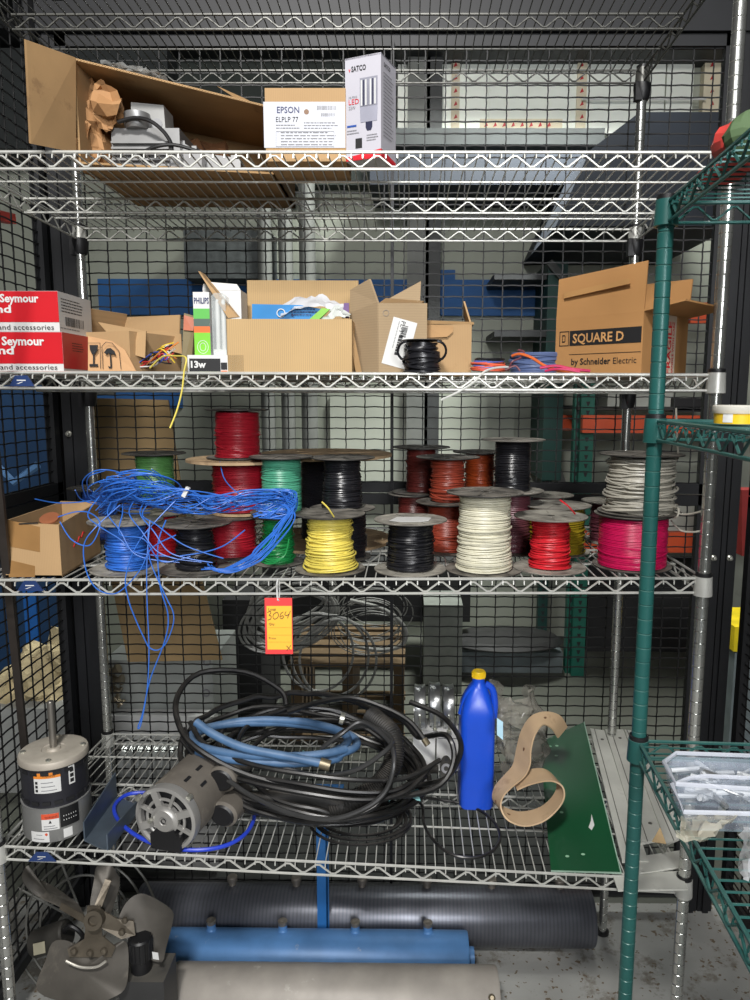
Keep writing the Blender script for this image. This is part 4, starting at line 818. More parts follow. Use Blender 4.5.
def ctext(s, a0, z, h, w, m, par, r=r0*1.008):      # lettering wrapped round the shell
    o = text(s, None, (0,0,0), X1, Z1, h, m, width=w)
    vs = [v.co.copy()+o.location if False else o.matrix_basis @ v.co for v in o.data.vertices]
    rx = [v.x for v in vs]; x0 = min(rx)
    zz0 = min(v.z for v in vs)
    for v, c in zip(o.data.vertices, vs):
        a = a0+(c.x-x0)/r; v.co = Vector((b0.x+r*math.cos(a), b0.y+r*math.sin(a), z+c.z-zz0))-e.location
    o.location = (0,0,0); o.parent = par; return o
H2 = zt-zs
dn = -PI/2
l1 = curvelabel('warning_label', dn-.17, dn+.62, zs+H2*.34, zs+H2*.78, paper, sh_, r0*.98); curvelabel('orange_band', dn-.17, dn+.62, zs+H2*.66, zs+H2*.78, mat('label orange', (226,134,44), .5), l1, r0*.984)
ctext('WARNING', dn+.1, zs+H2*.69, .0055, .026, ink, l1, r0*.988)
for k in range(3): curvelabel('fine_print', dn+.05, dn+.5-.05*k, zs+H2*(.39+.085*k), zs+H2*(.405+.085*k), inkg, l1, r0*.986)
for k in range(3): curvelabel('pictogram', dn-.13, dn-.05, zs+H2*(.37+.085*k), zs+H2*(.43+.085*k), ink, l1, r0*.985)
l2 = curvelabel('side_label', dn+.86, dn+1.06, zs+H2*.42, zs+H2*.82, paper, sh_, r0*.98)
for k in range(3): curvelabel('pictogram', dn+.9, dn+1.02, zs+H2*(.46+.11*k), zs+H2*(.54+.11*k), ink, l2, r0*.985)
hb = zs-zA
l3 = curvelabel('warning_label', dn+.0, dn+.5, zA+hb*.38, zA+hb*.86, paper, e); curvelabel('red_band', dn+.0, dn+.5, zA+hb*.7, zA+hb*.86, mat('label red orange', (206,80,48), .5), l3, r0*1.008)
ctext('WARNING', dn+.1, zA+hb*.73, .005, .026, ink, l3, r0*1.012)
for k in range(2): curvelabel('fine_print', dn+.06, dn+.44-.06*k, zA+hb*(.42+.07*k), zA+hb*(.44+.07*k), inkg, l3, r0*1.01)
mb = MB(); a = dn+.25; rr = r0*1.01; mb.add([(b0.x+rr*math.cos(a-.045), b0.y+rr*math.sin(a-.045), zA+hb*.58), (b0.x+rr*math.cos(a+.045), b0.y+rr*math.sin(a+.045), zA+hb*.58), (b0.x+rr*math.cos(a), b0.y+rr*math.sin(a), zA+hb*.68)], [(0,1,2)]); mb.build('warning_triangle', ink, l3)
l4 = curvelabel('data_label', dn-.38, dn+.2, zA+hb*.04, zA+hb*.34, paper, e)
curvelabel('fine_print', dn-.2, dn+.0, zA+hb*.24, zA+hb*.255, inkg, l4, r0*1.008); curvelabel('fine_print', dn-.3, dn+.05, zA+hb*.12, zA+hb*.14, inkg, l4, r0*1.008)
mb = MB(); a = dn+.12; mb.lathe([(0,0),(.003,0),(.003,.0005),(0,.0005)], 12, Matrix.Translation((b0.x+rr*math.cos(a), b0.y+rr*math.sin(a), zA+hb*.27)) @ Matrix.Rotation(PI/2,4,'X')); mb.build('red_dot', mat('label red orange', (206,80,48), .5), l4)
l5 = curvelabel('connector_block', dn+.53, dn+1.08, zA+hb*.42, zA+hb*.98, blackp, e, r0*1.03); 
for i in range(6):
    for j in range(2): curvelabel('pin', dn+.62+.07*i, dn+.64+.07*i, zA+hb*(.6+.12*j), zA+hb*(.63+.12*j), paper, l5, r0*1.035, 1)
curvelabel('small_label', dn+.6, dn+.86, zA+hb*.08, zA+hb*.34, paper, e)
# ---- steel angle bracket
stl = mat('blue grey steel', (92,104,116), .45, .5, .25, 12, dirt=((130,84,50), 8, .64, .6))
e = thing('steel_bracket', 'blue grey folded steel channel bracket lying between the two motors', 'bracket', A_(105, .08))
pA = onA(84, 841); pB = onA(107, 852); pC = onA(138, 806); pD = onA(116, 797)
mb = MB(); mb.prism([pA, pB, pC, pD], (0,0,.003)); mb.build('web', stl, e, smooth=False)
mb = MB(); mb.prism([pA, pD, pD+Vector((0,0,.065)), pA+Vector((.0,.0,.045))], (.003,0,0)); mb.build('flange', stl, e, smooth=False)
mb = MB(); mb.prism([pB, pC+Vector((.01,0,0)), pC+Vector((.01,0,.03)), pB+Vector((0,0,.042))], (.003,0,0)); mb.build('flange', stl, e, smooth=False)
# ---- lying motor
dirv = Vector((.24, .97, 0)).normalized(); fc = at(171, 817, .08); rm = .0735; zc = hA(fc.x, .015)+rm+.001; fc = Vector((at(166,815,.015).x, .015, zc))
e = thing('electric_motor', 'dusty grey electric motor lying on its side with a round vented end facing forward', 'motor', (fc.x+.03, fc.y+.09, zc-rm))
Mq = Matrix.Translation(fc) @ dirv.to_track_quat('Z', 'Y').to_matrix().to_4x4()
mdust = mat('dusty taupe motor paint', (104,98,90), .7, .1, .2, 16, dirt=((138,132,120), 14, .56, .6)); mcap = mat('cast aluminium end bell', (176,174,170), .42, .6, .12, 20)
mb = MB(); mb.lathe([(rm*.98, .012), (rm, .016), (rm, .19), (rm*.97, .2), (rm*.6, .21), (0, .21)], 40, Mq, caps=False); sh_ = mb.build('motor_shell', mdust, e)
# slots along the shell
for k, (a, z_) in enumerate(((-.2,.05),(-.2,.1),(-.2,.15),(.25,.07),(.25,.13))):
    aa = PI*.5+a+.55
    for s in (0,):
        c = Mq @ Vector((rm*math.cos(aa)*1.0, rm*math.sin(aa)*1.0, z_)); mb = MB(); rot = Mq.to_3x3() @ Matrix.Rotation(aa,3,'Z'); mb.box(c, (.003,.007,.022), rot); mb.build('vent_slot', ink, sh_, smooth=False)
# end bell: ring, hub, spokes with gaps, dark inside
mb = MB(); mb.lathe([(rm*.86, .0), (rm*.9, -.006), (rm*1.0, -.004), (rm*1.02, .004), (rm*1.02, .016), (rm*.86, .016), (rm*.86, 0)], 48, Mq, caps=False); bell = mb.build('end_bell', mcap, e)
mb = MB(); mb.lathe([(0, .012), (rm*.88, .012)], 32, Mq, caps=False); mb.build('dark_interior', ink, e)
mb = MB(); mb.lathe([(0,-.009),(.008,-.009),(.01,-.012),(.024,-.012),(.028,-.008),(.033,-.007),(.033,.004)], 32, Mq, caps=False); mb.build('hub', mcap, bell)
mb = MB(); mb.lathe([(.006,-.0125),(.005,-.006),(0,-.006)], 12, Mq, caps=False); mb.build('shaft_hole', ink, bell)
for k in range(8):
    a = k*PI/4+.39; mb = MB(); 
    wd = .016 if k % 2 else .007; mb.bar(Mq @ Vector((.03*math.cos(a), .03*math.sin(a), -.002)), Mq @ Vector((rm*.9*math.cos(a), rm*.9*math.sin(a), -.002)), wd, .008, dirv); mb.build('spoke', mcap, bell, smooth=False)
P = [Mq @ Vector((rm*.62*math.cos(t), rm*.62*math.sin(t), -.001)) for t in [k*2*PI/40 for k in range(40)]]
mb = MB(); mb.tube(P, .0035, 6, True); mb.build('ring', mcap, bell)
for sx in (-1, 1):
    c = Mq @ Vector((0,0,0)); mb = MB(); p = fc + Vector((sx*.032, -.002-sx*.01, .012)); mb.lathe([(0,-.014),(.004,-.014),(.005,-.012),(.005,-.004)], 10, Matrix.Translation(Vector((sx*.030,0,0)).x*RT + fc-Mq.translation+Vector((0,0,0))) @ Mq); mb.build('screw', boltm, bell)
for (sx, sz) in ((-.055,.052),(.055,.052)):
    mb = MB(); mb.lathe([(0,-.012),(.006,-.011),(.007,-.008),(.007,0)], 10, Matrix.Translation(RT*sx+Vector((0,0,sz))) @ Mq); mb.build('screw', boltm, bell)
# black terminal plate at the foot of the end bell
cpt = fc + Vector((0,-.012,-.046)); mb = MB(); nrm = -dirv; rt = Vector((dirv.y, -dirv.x, 0)); shp = [(-.036,-.028),(.036,-.028),(.037,.008),(.026,.012),(.02,.022),(.008,.016),(-.008,.016),(-.02,.022),(-.028,.012),(-.037,.006)]
mb.prism([cpt+rt*a+Vector((0,0,b+.006)) for a, b in shp], dirv*.014); mb.build('terminal_plate', blackp, e, smooth=False)
# two capacitors on the right
for k, (ox, oz, yy) in enumerate(((.074, .04, .11), (.088, -.03, .085))):
    c = fc+rt*ox+Vector((0,0,oz))+dirv*yy; Mk = Matrix.Translation(c) @ dirv.to_track_quat('Z','Y').to_matrix().to_4x4() @ Matrix.Scale(1.15, 4, (1,0,0))
    mb = MB(); mb.lathe([(.026,.0),(.031,.006),(.031,.09),(.024,.104),(0,.105)], 24, Mk, caps=False); cc = mb.build('capacitor_cover', mdust, e)
    mb = MB(); mb.lathe([(0,-.004),(.022,-.004),(.026,0)], 24, Mk, caps=False); mb.build('capacitor_end', blackp, cc)
# ---- blue cable on the rail
bcab = mat('ultramarine cable', (40,66,190), .35, 0, .08)
def onAl(pts, lift, n=8): return spline([onA(a, b)+Vector((0,0,lift)) for a, b in pts], n)
mb = MB(); mb.tube(onAl([(150,795),(128,797),(115,808),(118,822),(136,838),(162,849),(195,853),(224,849),(244,838),(254,822),(253,806)], .007, 8), .0046, 8); tag(mb.build('blue_cable', bcab), 'smooth bright blue cable looping in front of the lying motor', 'cable')
# ---- hoses
rub = mat('black rubber hose', (22,22,23), .34, 0, .25, 30, dust=(100,95,88), dustamt=.2); bluh = mat('steel blue hose', (74,108,146), .5, 0, .2, 25, dust=(130,142,156), dustamt=.3)
dk = mat('dusty corrugated conduit', (36,35,34), .6, 0, .25, 25, dust=(110,104,95), dustamt=.4)
brass = mat('dull brass fitting', (132,122,102), .4, .7, .2)
def ring(cx, cy, rx, ry, Y, dep, tilt=0, n=24, a0=0, a1=2*PI, wob=5, sd=0, drift=(0,0), zlift=0):
    r_ = random.Random(sd); w = [r_.uniform(-wob, wob) for _ in range(n+3)]; out = []
    for i in range(n+1):
        t = a0+(a1-a0)*i/n; k = i/n
        x = cx+rx*math.cos(t)*math.cos(tilt)-ry*math.sin(t)*math.sin(tilt)+drift[0]*k; y = cy+rx*math.cos(t)*math.sin(tilt)+ry*math.sin(t)+drift[1]*k+w[i]*.5
        Yq = Y-dep*math.sin(t); p = at(x, y, Yq)
        zf = hA(p.x, Yq)+.008+zlift
        if p.z < zf: p.z = zf
        out.append(p)
    return out
def multi(rings, r, nm, m, label, cat, parts=()):
    mb = MB(); P = []
    for q in rings: P += q
    mb.tube(spline(P, 3), r, 8); return mb, P
R1 = [ring(318, 772, 108, 50, .25, .16, .12, a0=-.3, a1=6.2, sd=1), ring(308, 776, 114, 46, .25, .16, .1, a0=0, a1=6.28, sd=2), ring(322, 768, 100, 54, .25, .16, .16, a0=0, a1=6.28, sd=3), ring(312, 770, 118, 50, .25, .17, .1, a0=0, a1=6.28, sd=4), ring(328, 762, 92, 50, .25, .16, .2, a0=0, a1=6.28, sd=5), ring(304, 768, 118, 44, .25, .15, .14, sd=15), ring(310, 778, 108, 42, .24, .14, .08, sd=16), ring(322, 756, 104, 44, .27, .14, .16, sd=17), ring(300, 764, 112, 52, .25, .15, .18, sd=18), ring(334, 770, 86, 48, .24, .15, .1, sd=19)]
for k_, pts in enumerate(([(184,728,.22),(196,752,.18),(236,772,.13),(300,784,.09),(352,792,.08),(396,790,.1),(424,772,.15)], [(182,740,.2),(206,765,.15),(250,782,.1),(310,794,.07),(365,800,.07),(405,792,.1),(432,765,.16)], [(190,722,.22),(206,745,.17),(250,764,.11),(310,775,.08),(360,780,.08),(405,778,.11),(440,760,.16)], [(215,775,.14),(248,795,.1),(300,812,.06),(340,818,.05),(375,806,.06),(392,780,.1)])):
    mb = MB(); mb.tube(spline([at(*p) for p in pts], 8), .006, 8); tag(mb.build('rubber_hose', rub), ['first', 'second', 'third', 'lowest'][k_]+' of four black hose lengths sweeping across the front of the heap', 'hose')
mb, P = multi(R1, .0062, 'rubber_hose', rub, '', ''); e = mb.build('rubber_hose', rub); tag(e, 'thick heap of coiled black rubber hose underneath the steel blue hose', 'hose')
mb = MB(); mb.tube(spline([at(205,800,.16), *ring(305,757,125,62,.28,.16,.05,a0=2.7,a1=5.9,sd=8), at(446,735,.22), at(454,758,.18), at(440,785,.14), at(400,796,.11), at(330,792,.1), at(250,776,.11), at(196,748,.14), at(178,722,.2), at(178,695,.27), at(200,673,.33), at(245,672,.36), at(280,690,.36), at(286,705,.34)], 4), .0072, 8); e = mb.build('rubber_hose', rub); tag(e, 'single black hose arching high at the upper left and around the heap', 'hose')
mb = MB(); mb.tube(spline([at(284,768,.12), at(320,776,.1), at(356,770,.09), at(384,752,.1), at(392,740,.13), at(376,728,.17), at(350,728,.18), at(322,748,.15), at(340,735,.15), at(362,722,.17), at(388,740,.13), at(394,762,.09), at(386,790,.07), at(365,808,.05), at(330,819,.04), at(290,813,.05), at(252,796,.07), at(228,780,.1)], 8), .0055, 8); e = mb.build('rubber_hose', mat('grey black hose', (52,52,52), .34, 0, .2, 30), ); tag(e, 'grey black hose loop swinging out in front of the heap on the right', 'hose')
mb = MB(); mb.tube(spline([at(350,700,.3), at(375,702,.28), at(410,722,.25), at(428,745,.22), at(430,770,.2), at(418,800,.17)], 8), .0085, 8); mb.tube(spline([at(345,712,.25), at(368,715,.22), at(378,700,.24), at(372,690,.28)], 8), .006, 8)
e = thing('conduit_coil', 'dusty wide black corrugated conduit bent under the right side of the hose heap', 'conduit', A_(360,.2))
mb = MB(); P = spline([at(330,810,.1), at(372,790,.12), at(392,765,.14), at(392,735,.18), at(370,715,.24)], 10); P2 = []; rs = []
for i in range(len(P)*3):
    f = i/(len(P)*3-1)*(len(P)-1); j = min(int(f), len(P)-2); P2.append(P[j].lerp(P[j+1], f-j)); rs.append(.022+(.002 if i % 2 else 0))
mb.tube(P2, rs, 14); mb.build('corrugated_tube', dk, e)
mb = MB(); mb.tube(spline([at(200,790,.15), at(250,800,.13), at(300,795,.12), at(345,806,.1)], 12), .02, 12); mb.build('smooth_tube', dk, e)
for (pts, lab) in (([(410,702,.3),(440,715,.26),(458,735,.2),(460,755,.16),(446,778,.18),(415,786,.2)], 'black hose bowing out at the far right of the hose heap'),):
    mb = MB(); mb.tube(spline([at(*p) for p in pts], 8), .0066, 8); tag(mb.build('rubber_hose', rub), lab, 'hose')
e = thing('rubber_hose', 'black hose with a metal end fitting crossing the top of the heap', 'hose', A_(400,.25))
mb = MB(); mb.tube(spline([at(288,712,.3), at(320,702,.3), at(352,698,.29), at(385,708,.27), at(410,722,.24), at(426,742,.2)], 8), .0066, 8); mb.build('hose', rub, e)
mb = MB(); mb.tube([at(424,739,.205), at(428,745,.197)], .008, 10); mb.build('end_fitting', brass, e)
# bottom flat cable coil
e = thing('cable_coil', 'flat coil of thin black cable lying on the deck in front of the hose heap', 'cable', onA(360, 823)); mb = MB(); c = onA(362, 822); 
for k in range(7): mb.tube([c+Vector(((.085+.006*k)*math.cos(t)+.004*math.sin(k*3), (.06+.006*k)*math.sin(t)*1.0, .004+.004*(k % 3))) for t in [j*2*PI/36 for j in range(36)]], .0034, 6, True)
mb.build('cable', rub, e)
mb = MB(); mb.tube(onAl([(394,800),(420,800),(440,802),(470,808),(492,822),(500,838),(494,852),(476,860),(452,857),(434,843),(424,826),(422,808),(412,800),(398,796)], .006, 8), .0036, 8); tag(mb.build('thin_cable', rub), 'single loop of thin black cable lying on the open deck below the blue jug', 'cable')
# blue hose
e = thing('blue_hose', 'steel blue hose coiled on top of the black hose heap', 'hose', A_(275,.25))
mb = MB(); P = ring(270,740,78,20,.22,.1,.0,a0=2.4,a1=6.9,sd=11,wob=.5)+ring(275,738,84,18,.22,.1,.02,a0=.6,a1=6.9,sd=12,wob=.5,drift=(-2,4))+ring(270,745,84,18,.22,.1,.04,a0=.6,a1=2.6,sd=13,wob=.5)
mb.tube(spline(P, 3), .0098, 12); mb.build('hose', bluh, e)
mb = MB(); mb.tube(spline([at(196,722,.16), at(215,735,.14), at(245,748,.12), at(290,757,.11), at(324,764,.1)], 8), .0098, 12); mb.build('hose_end', bluh, e)
mb = MB(); mb.tube([at(320,763,.1), at(330,766,.098)], .013, 12); mb.build('end_fitting', brass, e)
mb = MB(); mb.tube([at(340,718,.12), at(344,719,.12)], .0135, 12); mb.build('clamp_band', boltm, e)
# teal rag bits
for k, (x, y, Y, lab) in enumerate(((312,756,.16,'pale teal plastic cap resting on the blue hose coil'), (400,795,.14,'pale teal rag under the right side of the hose heap'))):
    p = at(x, y, Y); o = crumple('teal_cloth', lambda u, v: (p.x-.025+.05*u*(1.4 if k else 1), p.y-.02+.05*v, p.z+.008*math.sin(u*3)*math.cos(v*3)), mat('pale teal cloth', (132,184,184), .7), None, 10, 8, .006, 40, k); tag(o, lab, 'cloth')
# ---- white boxes with pipe clamps
wb_ = mat('white steel box', (222,222,220), .45, 0, .05)
p = at(435, 783, .22)
YK = .40; RR = 23.5/pxm(YK)
zbx = hA(at(435,783,YK).x, YK)
for k, (pa, pb, lab) in enumerate(((413,435,'white plastic block left of its twin behind the blue jug'), (436.5,458,'white plastic block directly behind the blue jug'))):
    Yk = YK; xa = at(pa,760,Yk).x; xb = at(pb,760,Yk).x; zt = at(430,731,Yk).z
    e = thing('white_block', lab, 'block', ((xa+xb)/2, Yk+.04, zbx)); mb = MB(); mb.prism([(xa,Yk,zbx),(xb,Yk,zbx),(xb,Yk,zt),(xa,Yk,zt)], (0,.08,0)); mb.build('block_body', wb_, e, smooth=False)
    mb = MB(); mb.bar((xa+.004,Yk-.001,zt-.02),(xb-.004,Yk-.001,zt-.02), .002, .001); mb.build('seam', inkg, e, smooth=False)
zt = at(430,731,YK).z
galv = mat('galvanised steel', (190,192,192), .28, .85, .15, 20)
for k, (px, lab) in enumerate(((420,'leftmost galvanised pipe clamp'), (435,'middle galvanised pipe clamp, raised a little'), (449,'rightmost galvanised pipe clamp beside the blue jug'))):
    x = at(px, 710, YK).x; zc = at(px, 706-(2 if k == 1 else 0), YK+.05).z; e = thing('pipe_clamp', lab+' on the white blocks', 'clamp', (x, YK+.03, zt))
    mb = MB(); N = 36; rr = RR ; w2 = .0155
    vs = []
    for (dx, rq) in ((-w2, rr*.93), (-w2*.9, rr), (-w2*.3, rr*.96), (w2*.3, rr*.96), (w2*.9, rr), (w2, rr*.93), (w2, rr*.85), (-w2, rr*.85)):
        vs.append((dx, rq))
    mb.lathe([(b, a) for a, b in vs]+[(vs[0][1], vs[0][0])], N, Matrix.Translation((x, YK+.05, zc)) @ Matrix.Rotation(PI/2, 4, 'Y') @ Matrix.Rotation(0,4,'Z'), caps=False); mb.build('clamp_ring', galv, e)
    mb = MB(); zb_l = zc-RR; mb.box((x, YK+.02, zt+.006), (.016, .02, .014)); mb.build('clamp_lug', galv, e, smooth=False)
    mb = MB(); mb.tube([(x, YK-.01, zc-RR*.8), (x, YK-.01, zc)], .003, 8); mb.lathe([(.006, 0), (.006,.006)], 6, Matrix.Translation((x, YK-.01, zc-RR*.8))); mb.build('clamp_bolt', boltm, e)
# pipe with oval flange
irn = mat('black cast iron', (58,56,52), .6, .4, .25, 25)
e = thing('pipe_fitting', 'black iron pipe with an oval bolt flange left of the blue jug', 'pipe fitting', A_(432,.33))
mb = MB(); mb.tube([at(385,771,.35), at(438,769,.33)], .011, 12); mb.build('pipe', irn, e)
c = at(446, 768, .31); mb = MB(); Mf = Matrix.Translation(c) @ Matrix.Rotation(PI/2-.25,4,'X'); 
P = [Mf @ Vector(((.012+.006*abs(math.cos(t)))*math.cos(t) if False else .016*math.cos(t), .031*math.sin(t)*(1 if abs(math.sin(t))>.2 else 1), -.004)) for t in [k*2*PI/24 for k in range(24)]]
mb.prism(P, Mf.to_3x3() @ Vector((0,0,.008))); mb.build('oval_flange', irn, e, smooth=False)
mb = MB(); mb.lathe([(.006,-.006),(.0125,-.006),(.0125,.006),(.006,.006)], 20, Mf, caps=False); mb.build('boss', alumd, e)
for s in (-1,1): mb = MB(); mb.lathe([(0,.0045),(.0045,.0045),(.0045,.005),(0,.005)], 10, Mf @ Matrix.Translation((0,s*.023,0))); mb.build('bolt_hole', ink, e)
mb = MB(); mb.tube([at(418,779,.3), at(417,790,.29)], .012, 12); mb.tube([at(417,789,.29), at(417,794,.29)], .008, 10); mb.build('brass_stub', mat('dull ivory brass', (176,164,140), .45, .3), e)
# ---- blue jug
jb = mat('blue hdpe', (24,76,200), .3, 0, .05); 
Yj = onA(475, 800).y; pj = at(475, 803, Yj); zj = hA(pj.x, Yj)+.002; zt_ = at(477, 686, Yj).z; Hh = at(476, 677, Yj).z-zj
e = thing('jug', 'bright blue plastic oil jug with a yellow screw cap', 'jug', (pj.x, Yj, zj))
wj = 36/pxm(Yj)/2*.95*1.06; dj = .05
secs = [(0,.92,0),(.015,1,0),(.3,1,0),(.62,1.0,0),(.70,1.0,0),(.78,.92,0),(.86,.74,.02),(.93,.50,.1),(.965,.36,.16),(1.0,.36,.16)]
mb = MB(); N = 28; vs = []; fs = []
for k, (t, s, sh_x) in enumerate(secs):
    for j in range(N):
        a = 2*PI*j/N; cx_, sx_ = math.cos(a), math.sin(a); pw = .35 if t < .8 else .35+.65*(t-.8)/.2
        f = lambda v: math.copysign(abs(v)**pw, v)
        vs.append((pj.x+sh_x*wj*.4+wj*s*f(cx_), Yj+dj*(s if t > .7 else 1)*f(sx_)*(1 if t < .7 else 1), zj+Hh*t))
for k in range(len(secs)-1):
    for j in range(N): fs.append((k*N+j, k*N+(j+1) % N, (k+1)*N+(j+1) % N, (k+1)*N+j))
fs.append(tuple(reversed(range(N)))); fs.append(tuple(range((len(secs)-1)*N, len(secs)*N))); mb.add(vs, fs); mb.build('jug_body', jb, e, ang=50)
# moulded handle on the right and web on the left shoulder
mb = MB(); mb.tube(spline([(pj.x+wj*.45, Yj-.002, zj+Hh*.95), (pj.x+wj*.85, Yj-.004, zj+Hh*.91), (pj.x+wj*1.02, Yj-.004, zj+Hh*.8), (pj.x+wj*1.0, Yj-.002, zj+Hh*.68)], 6), .0085, 10); mb.build('handle', jb, e)
mb = MB(); mb.tube(spline([(pj.x-wj*.1, Yj-.012, zj+Hh*.95), (pj.x-wj*.6, Yj-.012, zj+Hh*.86), (pj.x-wj*.92, Yj-.012, zj+Hh*.72)], 6), .009, 10); mb.build('shoulder_rib', jb, e)
mb = MB(); q = pj.x+wj*.07; prof = [(.0155, zj+Hh*.985), (.0165, zj+Hh), (.0165, zj+Hh+.014), (.0145, zj+Hh+.0165), (0, zj+Hh+.0165)]; mb.lathe(prof, 28, Matrix.Translation((q, Yj, 0)), caps=False)
for k in range(20): a = k*PI/10; mb.tube([(q+.0168*math.cos(a), Yj+.0168*math.sin(a), zj+Hh+.001), (q+.0168*math.cos(a), Yj+.0168*math.sin(a), zj+Hh+.013)], .0009, 4)
mb.build('screw_cap', mat('yellow cap plastic', (240,200,30), .35, 0, .05), e)
# ---- plastic bag
bagm = mat('hazy clear bag', (150,146,136), .12, 0, .2, 20, alpha=.6, dirt=((225,225,220), 16, .58, .8))
def bagfn(u, v):
    t = v; w = .5+.5*math.sin(min(1, t*1.15)*PI*.62+.35); a = (u-.5)*PI*1.6
    p = at(521+4*math.sin(t*4)+w*24*math.sin(a)-t*4, 782-t*94, .2+.0*t); p = at(521+4*math.sin(t*4)+w*24*math.sin(a)-t*4, 775-t*87, .34); return Vector((p.x, .34-.05*math.cos(a)*w, max(p.z, hA(p.x, .34)+.004)))
o = crumple('plastic_bag', bagfn, bagm, None, 30, 30, .018, 22, 8); tag(o, 'crumpled hazy clear plastic bag standing between the blue jug and the green sheet', 'bag')
mb = MB(); mb.prism([at(497,735,.14), at(503,740,.14), at(503,722,.15), at(497,718,.15)], (0,.001,0)); tag(mb.build('blue_sticker', mat('pale blue paper', (176,214,232), .6), smooth=False), 'pale blue paper slip at the left edge of the clear bag', 'paper')
# ---- green sheet
grn = mat('dark green enamel', (24,74,46), .3, 0, .12, 6, dirt=((60,110,84), 30, .68, .5))
gs = [onA(551,870), onA(621,872), at(584,722,.42), at(541,741,.36)]; gs[0].z += .02; gs[1].z += .02; gs[0].y -= .01; gs[1].y -= .01
gs[0] = at(551,871,.0); gs[1] = at(621,873,.0); gs[0].z = max(gs[0].z, hA(gs[0].x,0)+.006); gs[1].z = max(gs[1].z, hA(gs[1].x,0)+.006)
for k in (2,3): gs[k] = onA(*((584,722),(541,741))[k-2])
gs[2] = at(584,722,.50)
def ray_plane(px, py, p0, n):
    d = fwd + RT*((px-375)/F_PX) + UP*((500-py)/F_PX); return CAM + d*((p0-CAM).dot(n)/d.dot(n))
gs[3] = at(540, 742, .43); pn_ = (gs[1]-gs[2]).cross(gs[3]-gs[2]).normalized(); gs[0] = at(551, 871, .0); gs[0].z = max(gs[0].z, hA(gs[0].x, 0)+.004)
e = thing('green_sheet', 'dark green enamelled metal sheet leaning slightly, drilled with small holes', 'metal sheet', (gs[0]+gs[1])/2)
n_ = (gs[1]-gs[0]).cross((gs[3]+gs[2]-gs[0]-gs[1])).normalized(); bil = lambda u, v, o=0: gs[0].lerp(gs[1], u).lerp(gs[3].lerp(gs[2], u), v)+n_*o
mb = MB(); mb.grid(lambda u, v: bil(u, v), 12, 12); mb.grid(lambda u, v: bil(1-u, v, -.002), 12, 12); mb.build('sheet', grn, e, ang=60)
mb = MB(); mb.tube([gs[1], gs[2]], .0018, 4); mb.tube([gs[0], gs[1]], .0018, 4); mb.build('bare_edge', mat('pale green edge', (150,178,160), .4), e)
def ong(u, v, l=.0006): a = gs[0].lerp(gs[1], u); b = gs[3].lerp(gs[2], u); return a.lerp(b, v)+n_*l
for (u, v) in ((.26,.09),(.5,.1),(.26,.38),(.3,.82),(.2,.92),(.34,.9)):
    mb = MB(); c = ong(u, v); ux = (gs[1]-gs[0]).normalized(); vy = n_.cross(ux); mb.prism([c+ux*.0045*math.cos(t)+vy*.003*math.sin(t) for t in [k*PI/6 for k in range(12)]], n_*.0004); mb.build('drill_hole', mat('pale hole', (150,190,160), .5), e)
mb = MB(); mb.prism([ong(.66,.26), ong(.72,.30), ong(.75,.34), ong(.76,.27), ong(.7,.24)], n_*.0006); mb.build('paint_chip', paper, e, smooth=False)
# ---- metal strips at right
strm = mat('pale anodised strip', (200,200,192), .5, .1, .12, 10, dirt=((140,136,126), 12, .6, .4))
for k, (q, lab) in enumerate((([(590,732),(604,734),(648,866),(622,866)], 'pale metal strip with rounded edge directly right of the green sheet'), ([(605,735),(623,735),(664,845),(640,850)], 'pale metal strip, second to the right of the green sheet, half behind the green post'),
    ([(624,737),(632,738),(690,842),(666,852)], 'pale metal strip furthest right, passing under the green shelf'))):
    P = [onA(*a)+Vector((0,0,.012+.006*k)) for a in q]
    for j in (2, 3): P[j] = at(q[j][0], q[j][1], P[j].y); P[j].z = max(P[j].z, hA(P[j].x, max(0, P[j].y))+.012+.004*k)
    e = thing('metal_strip', lab, 'metal strip', (P[0]+P[2])/2); nn = (P[1]-P[0]).cross(P[3]-P[0]).normalized(); nn = nn if nn.z > 0 else -nn
    mb = MB(); mb.prism(P, nn*-.006); s_ = mb.build('strip', strm, e, smooth=False)
    mb = MB(); mb.tube([P[0].lerp(P[1], .3)+nn*.001, P[3].lerp(P[2], .3)+nn*.001], .0012, 4); mb.build('groove', mat('strip shadow line', (110,108,102), .6), e)
    for v in (.1, .88): c = P[0].lerp(P[3], v).lerp(P[1].lerp(P[2], v), .65); mb = MB(); mb.lathe([(0,0),(.005,0),(.004,.0012),(0,.0012)], 10, Matrix.Translation(c+nn*.0005)); mb.build('screw_hole', mat('dark hole', (90,88,82), .6), e)
for k, (q, lab) in enumerate((([(628,858),(682,850),(686,866),(632,874)], 'short pale metal strip lying crosswise on the front right corner, upper one'), ([(612,873),(680,871),(688,889),(618,890)], 'short pale metal strip overhanging the front right corner, lower one'))):
    zk = afr+.014-.006*k
    P = [onz(a, b, zk) for a, b in q]; mb = MB(); mb.prism(P, (0,0,-.004)); o = mb.build('metal_strip', strm, smooth=False); tag(o, lab, 'metal strip')
mb = MB(); c = at(661,838,.03); mb.prism([at(652,842,.05), at(666,844,.03), at(660,828,.05)], (0,0,.002)); tag(mb.build('wood_chip', mat('tan card chip', (196,168,126), .8), smooth=False), 'small tan triangular scrap lying on the pale strips', 'scrap')
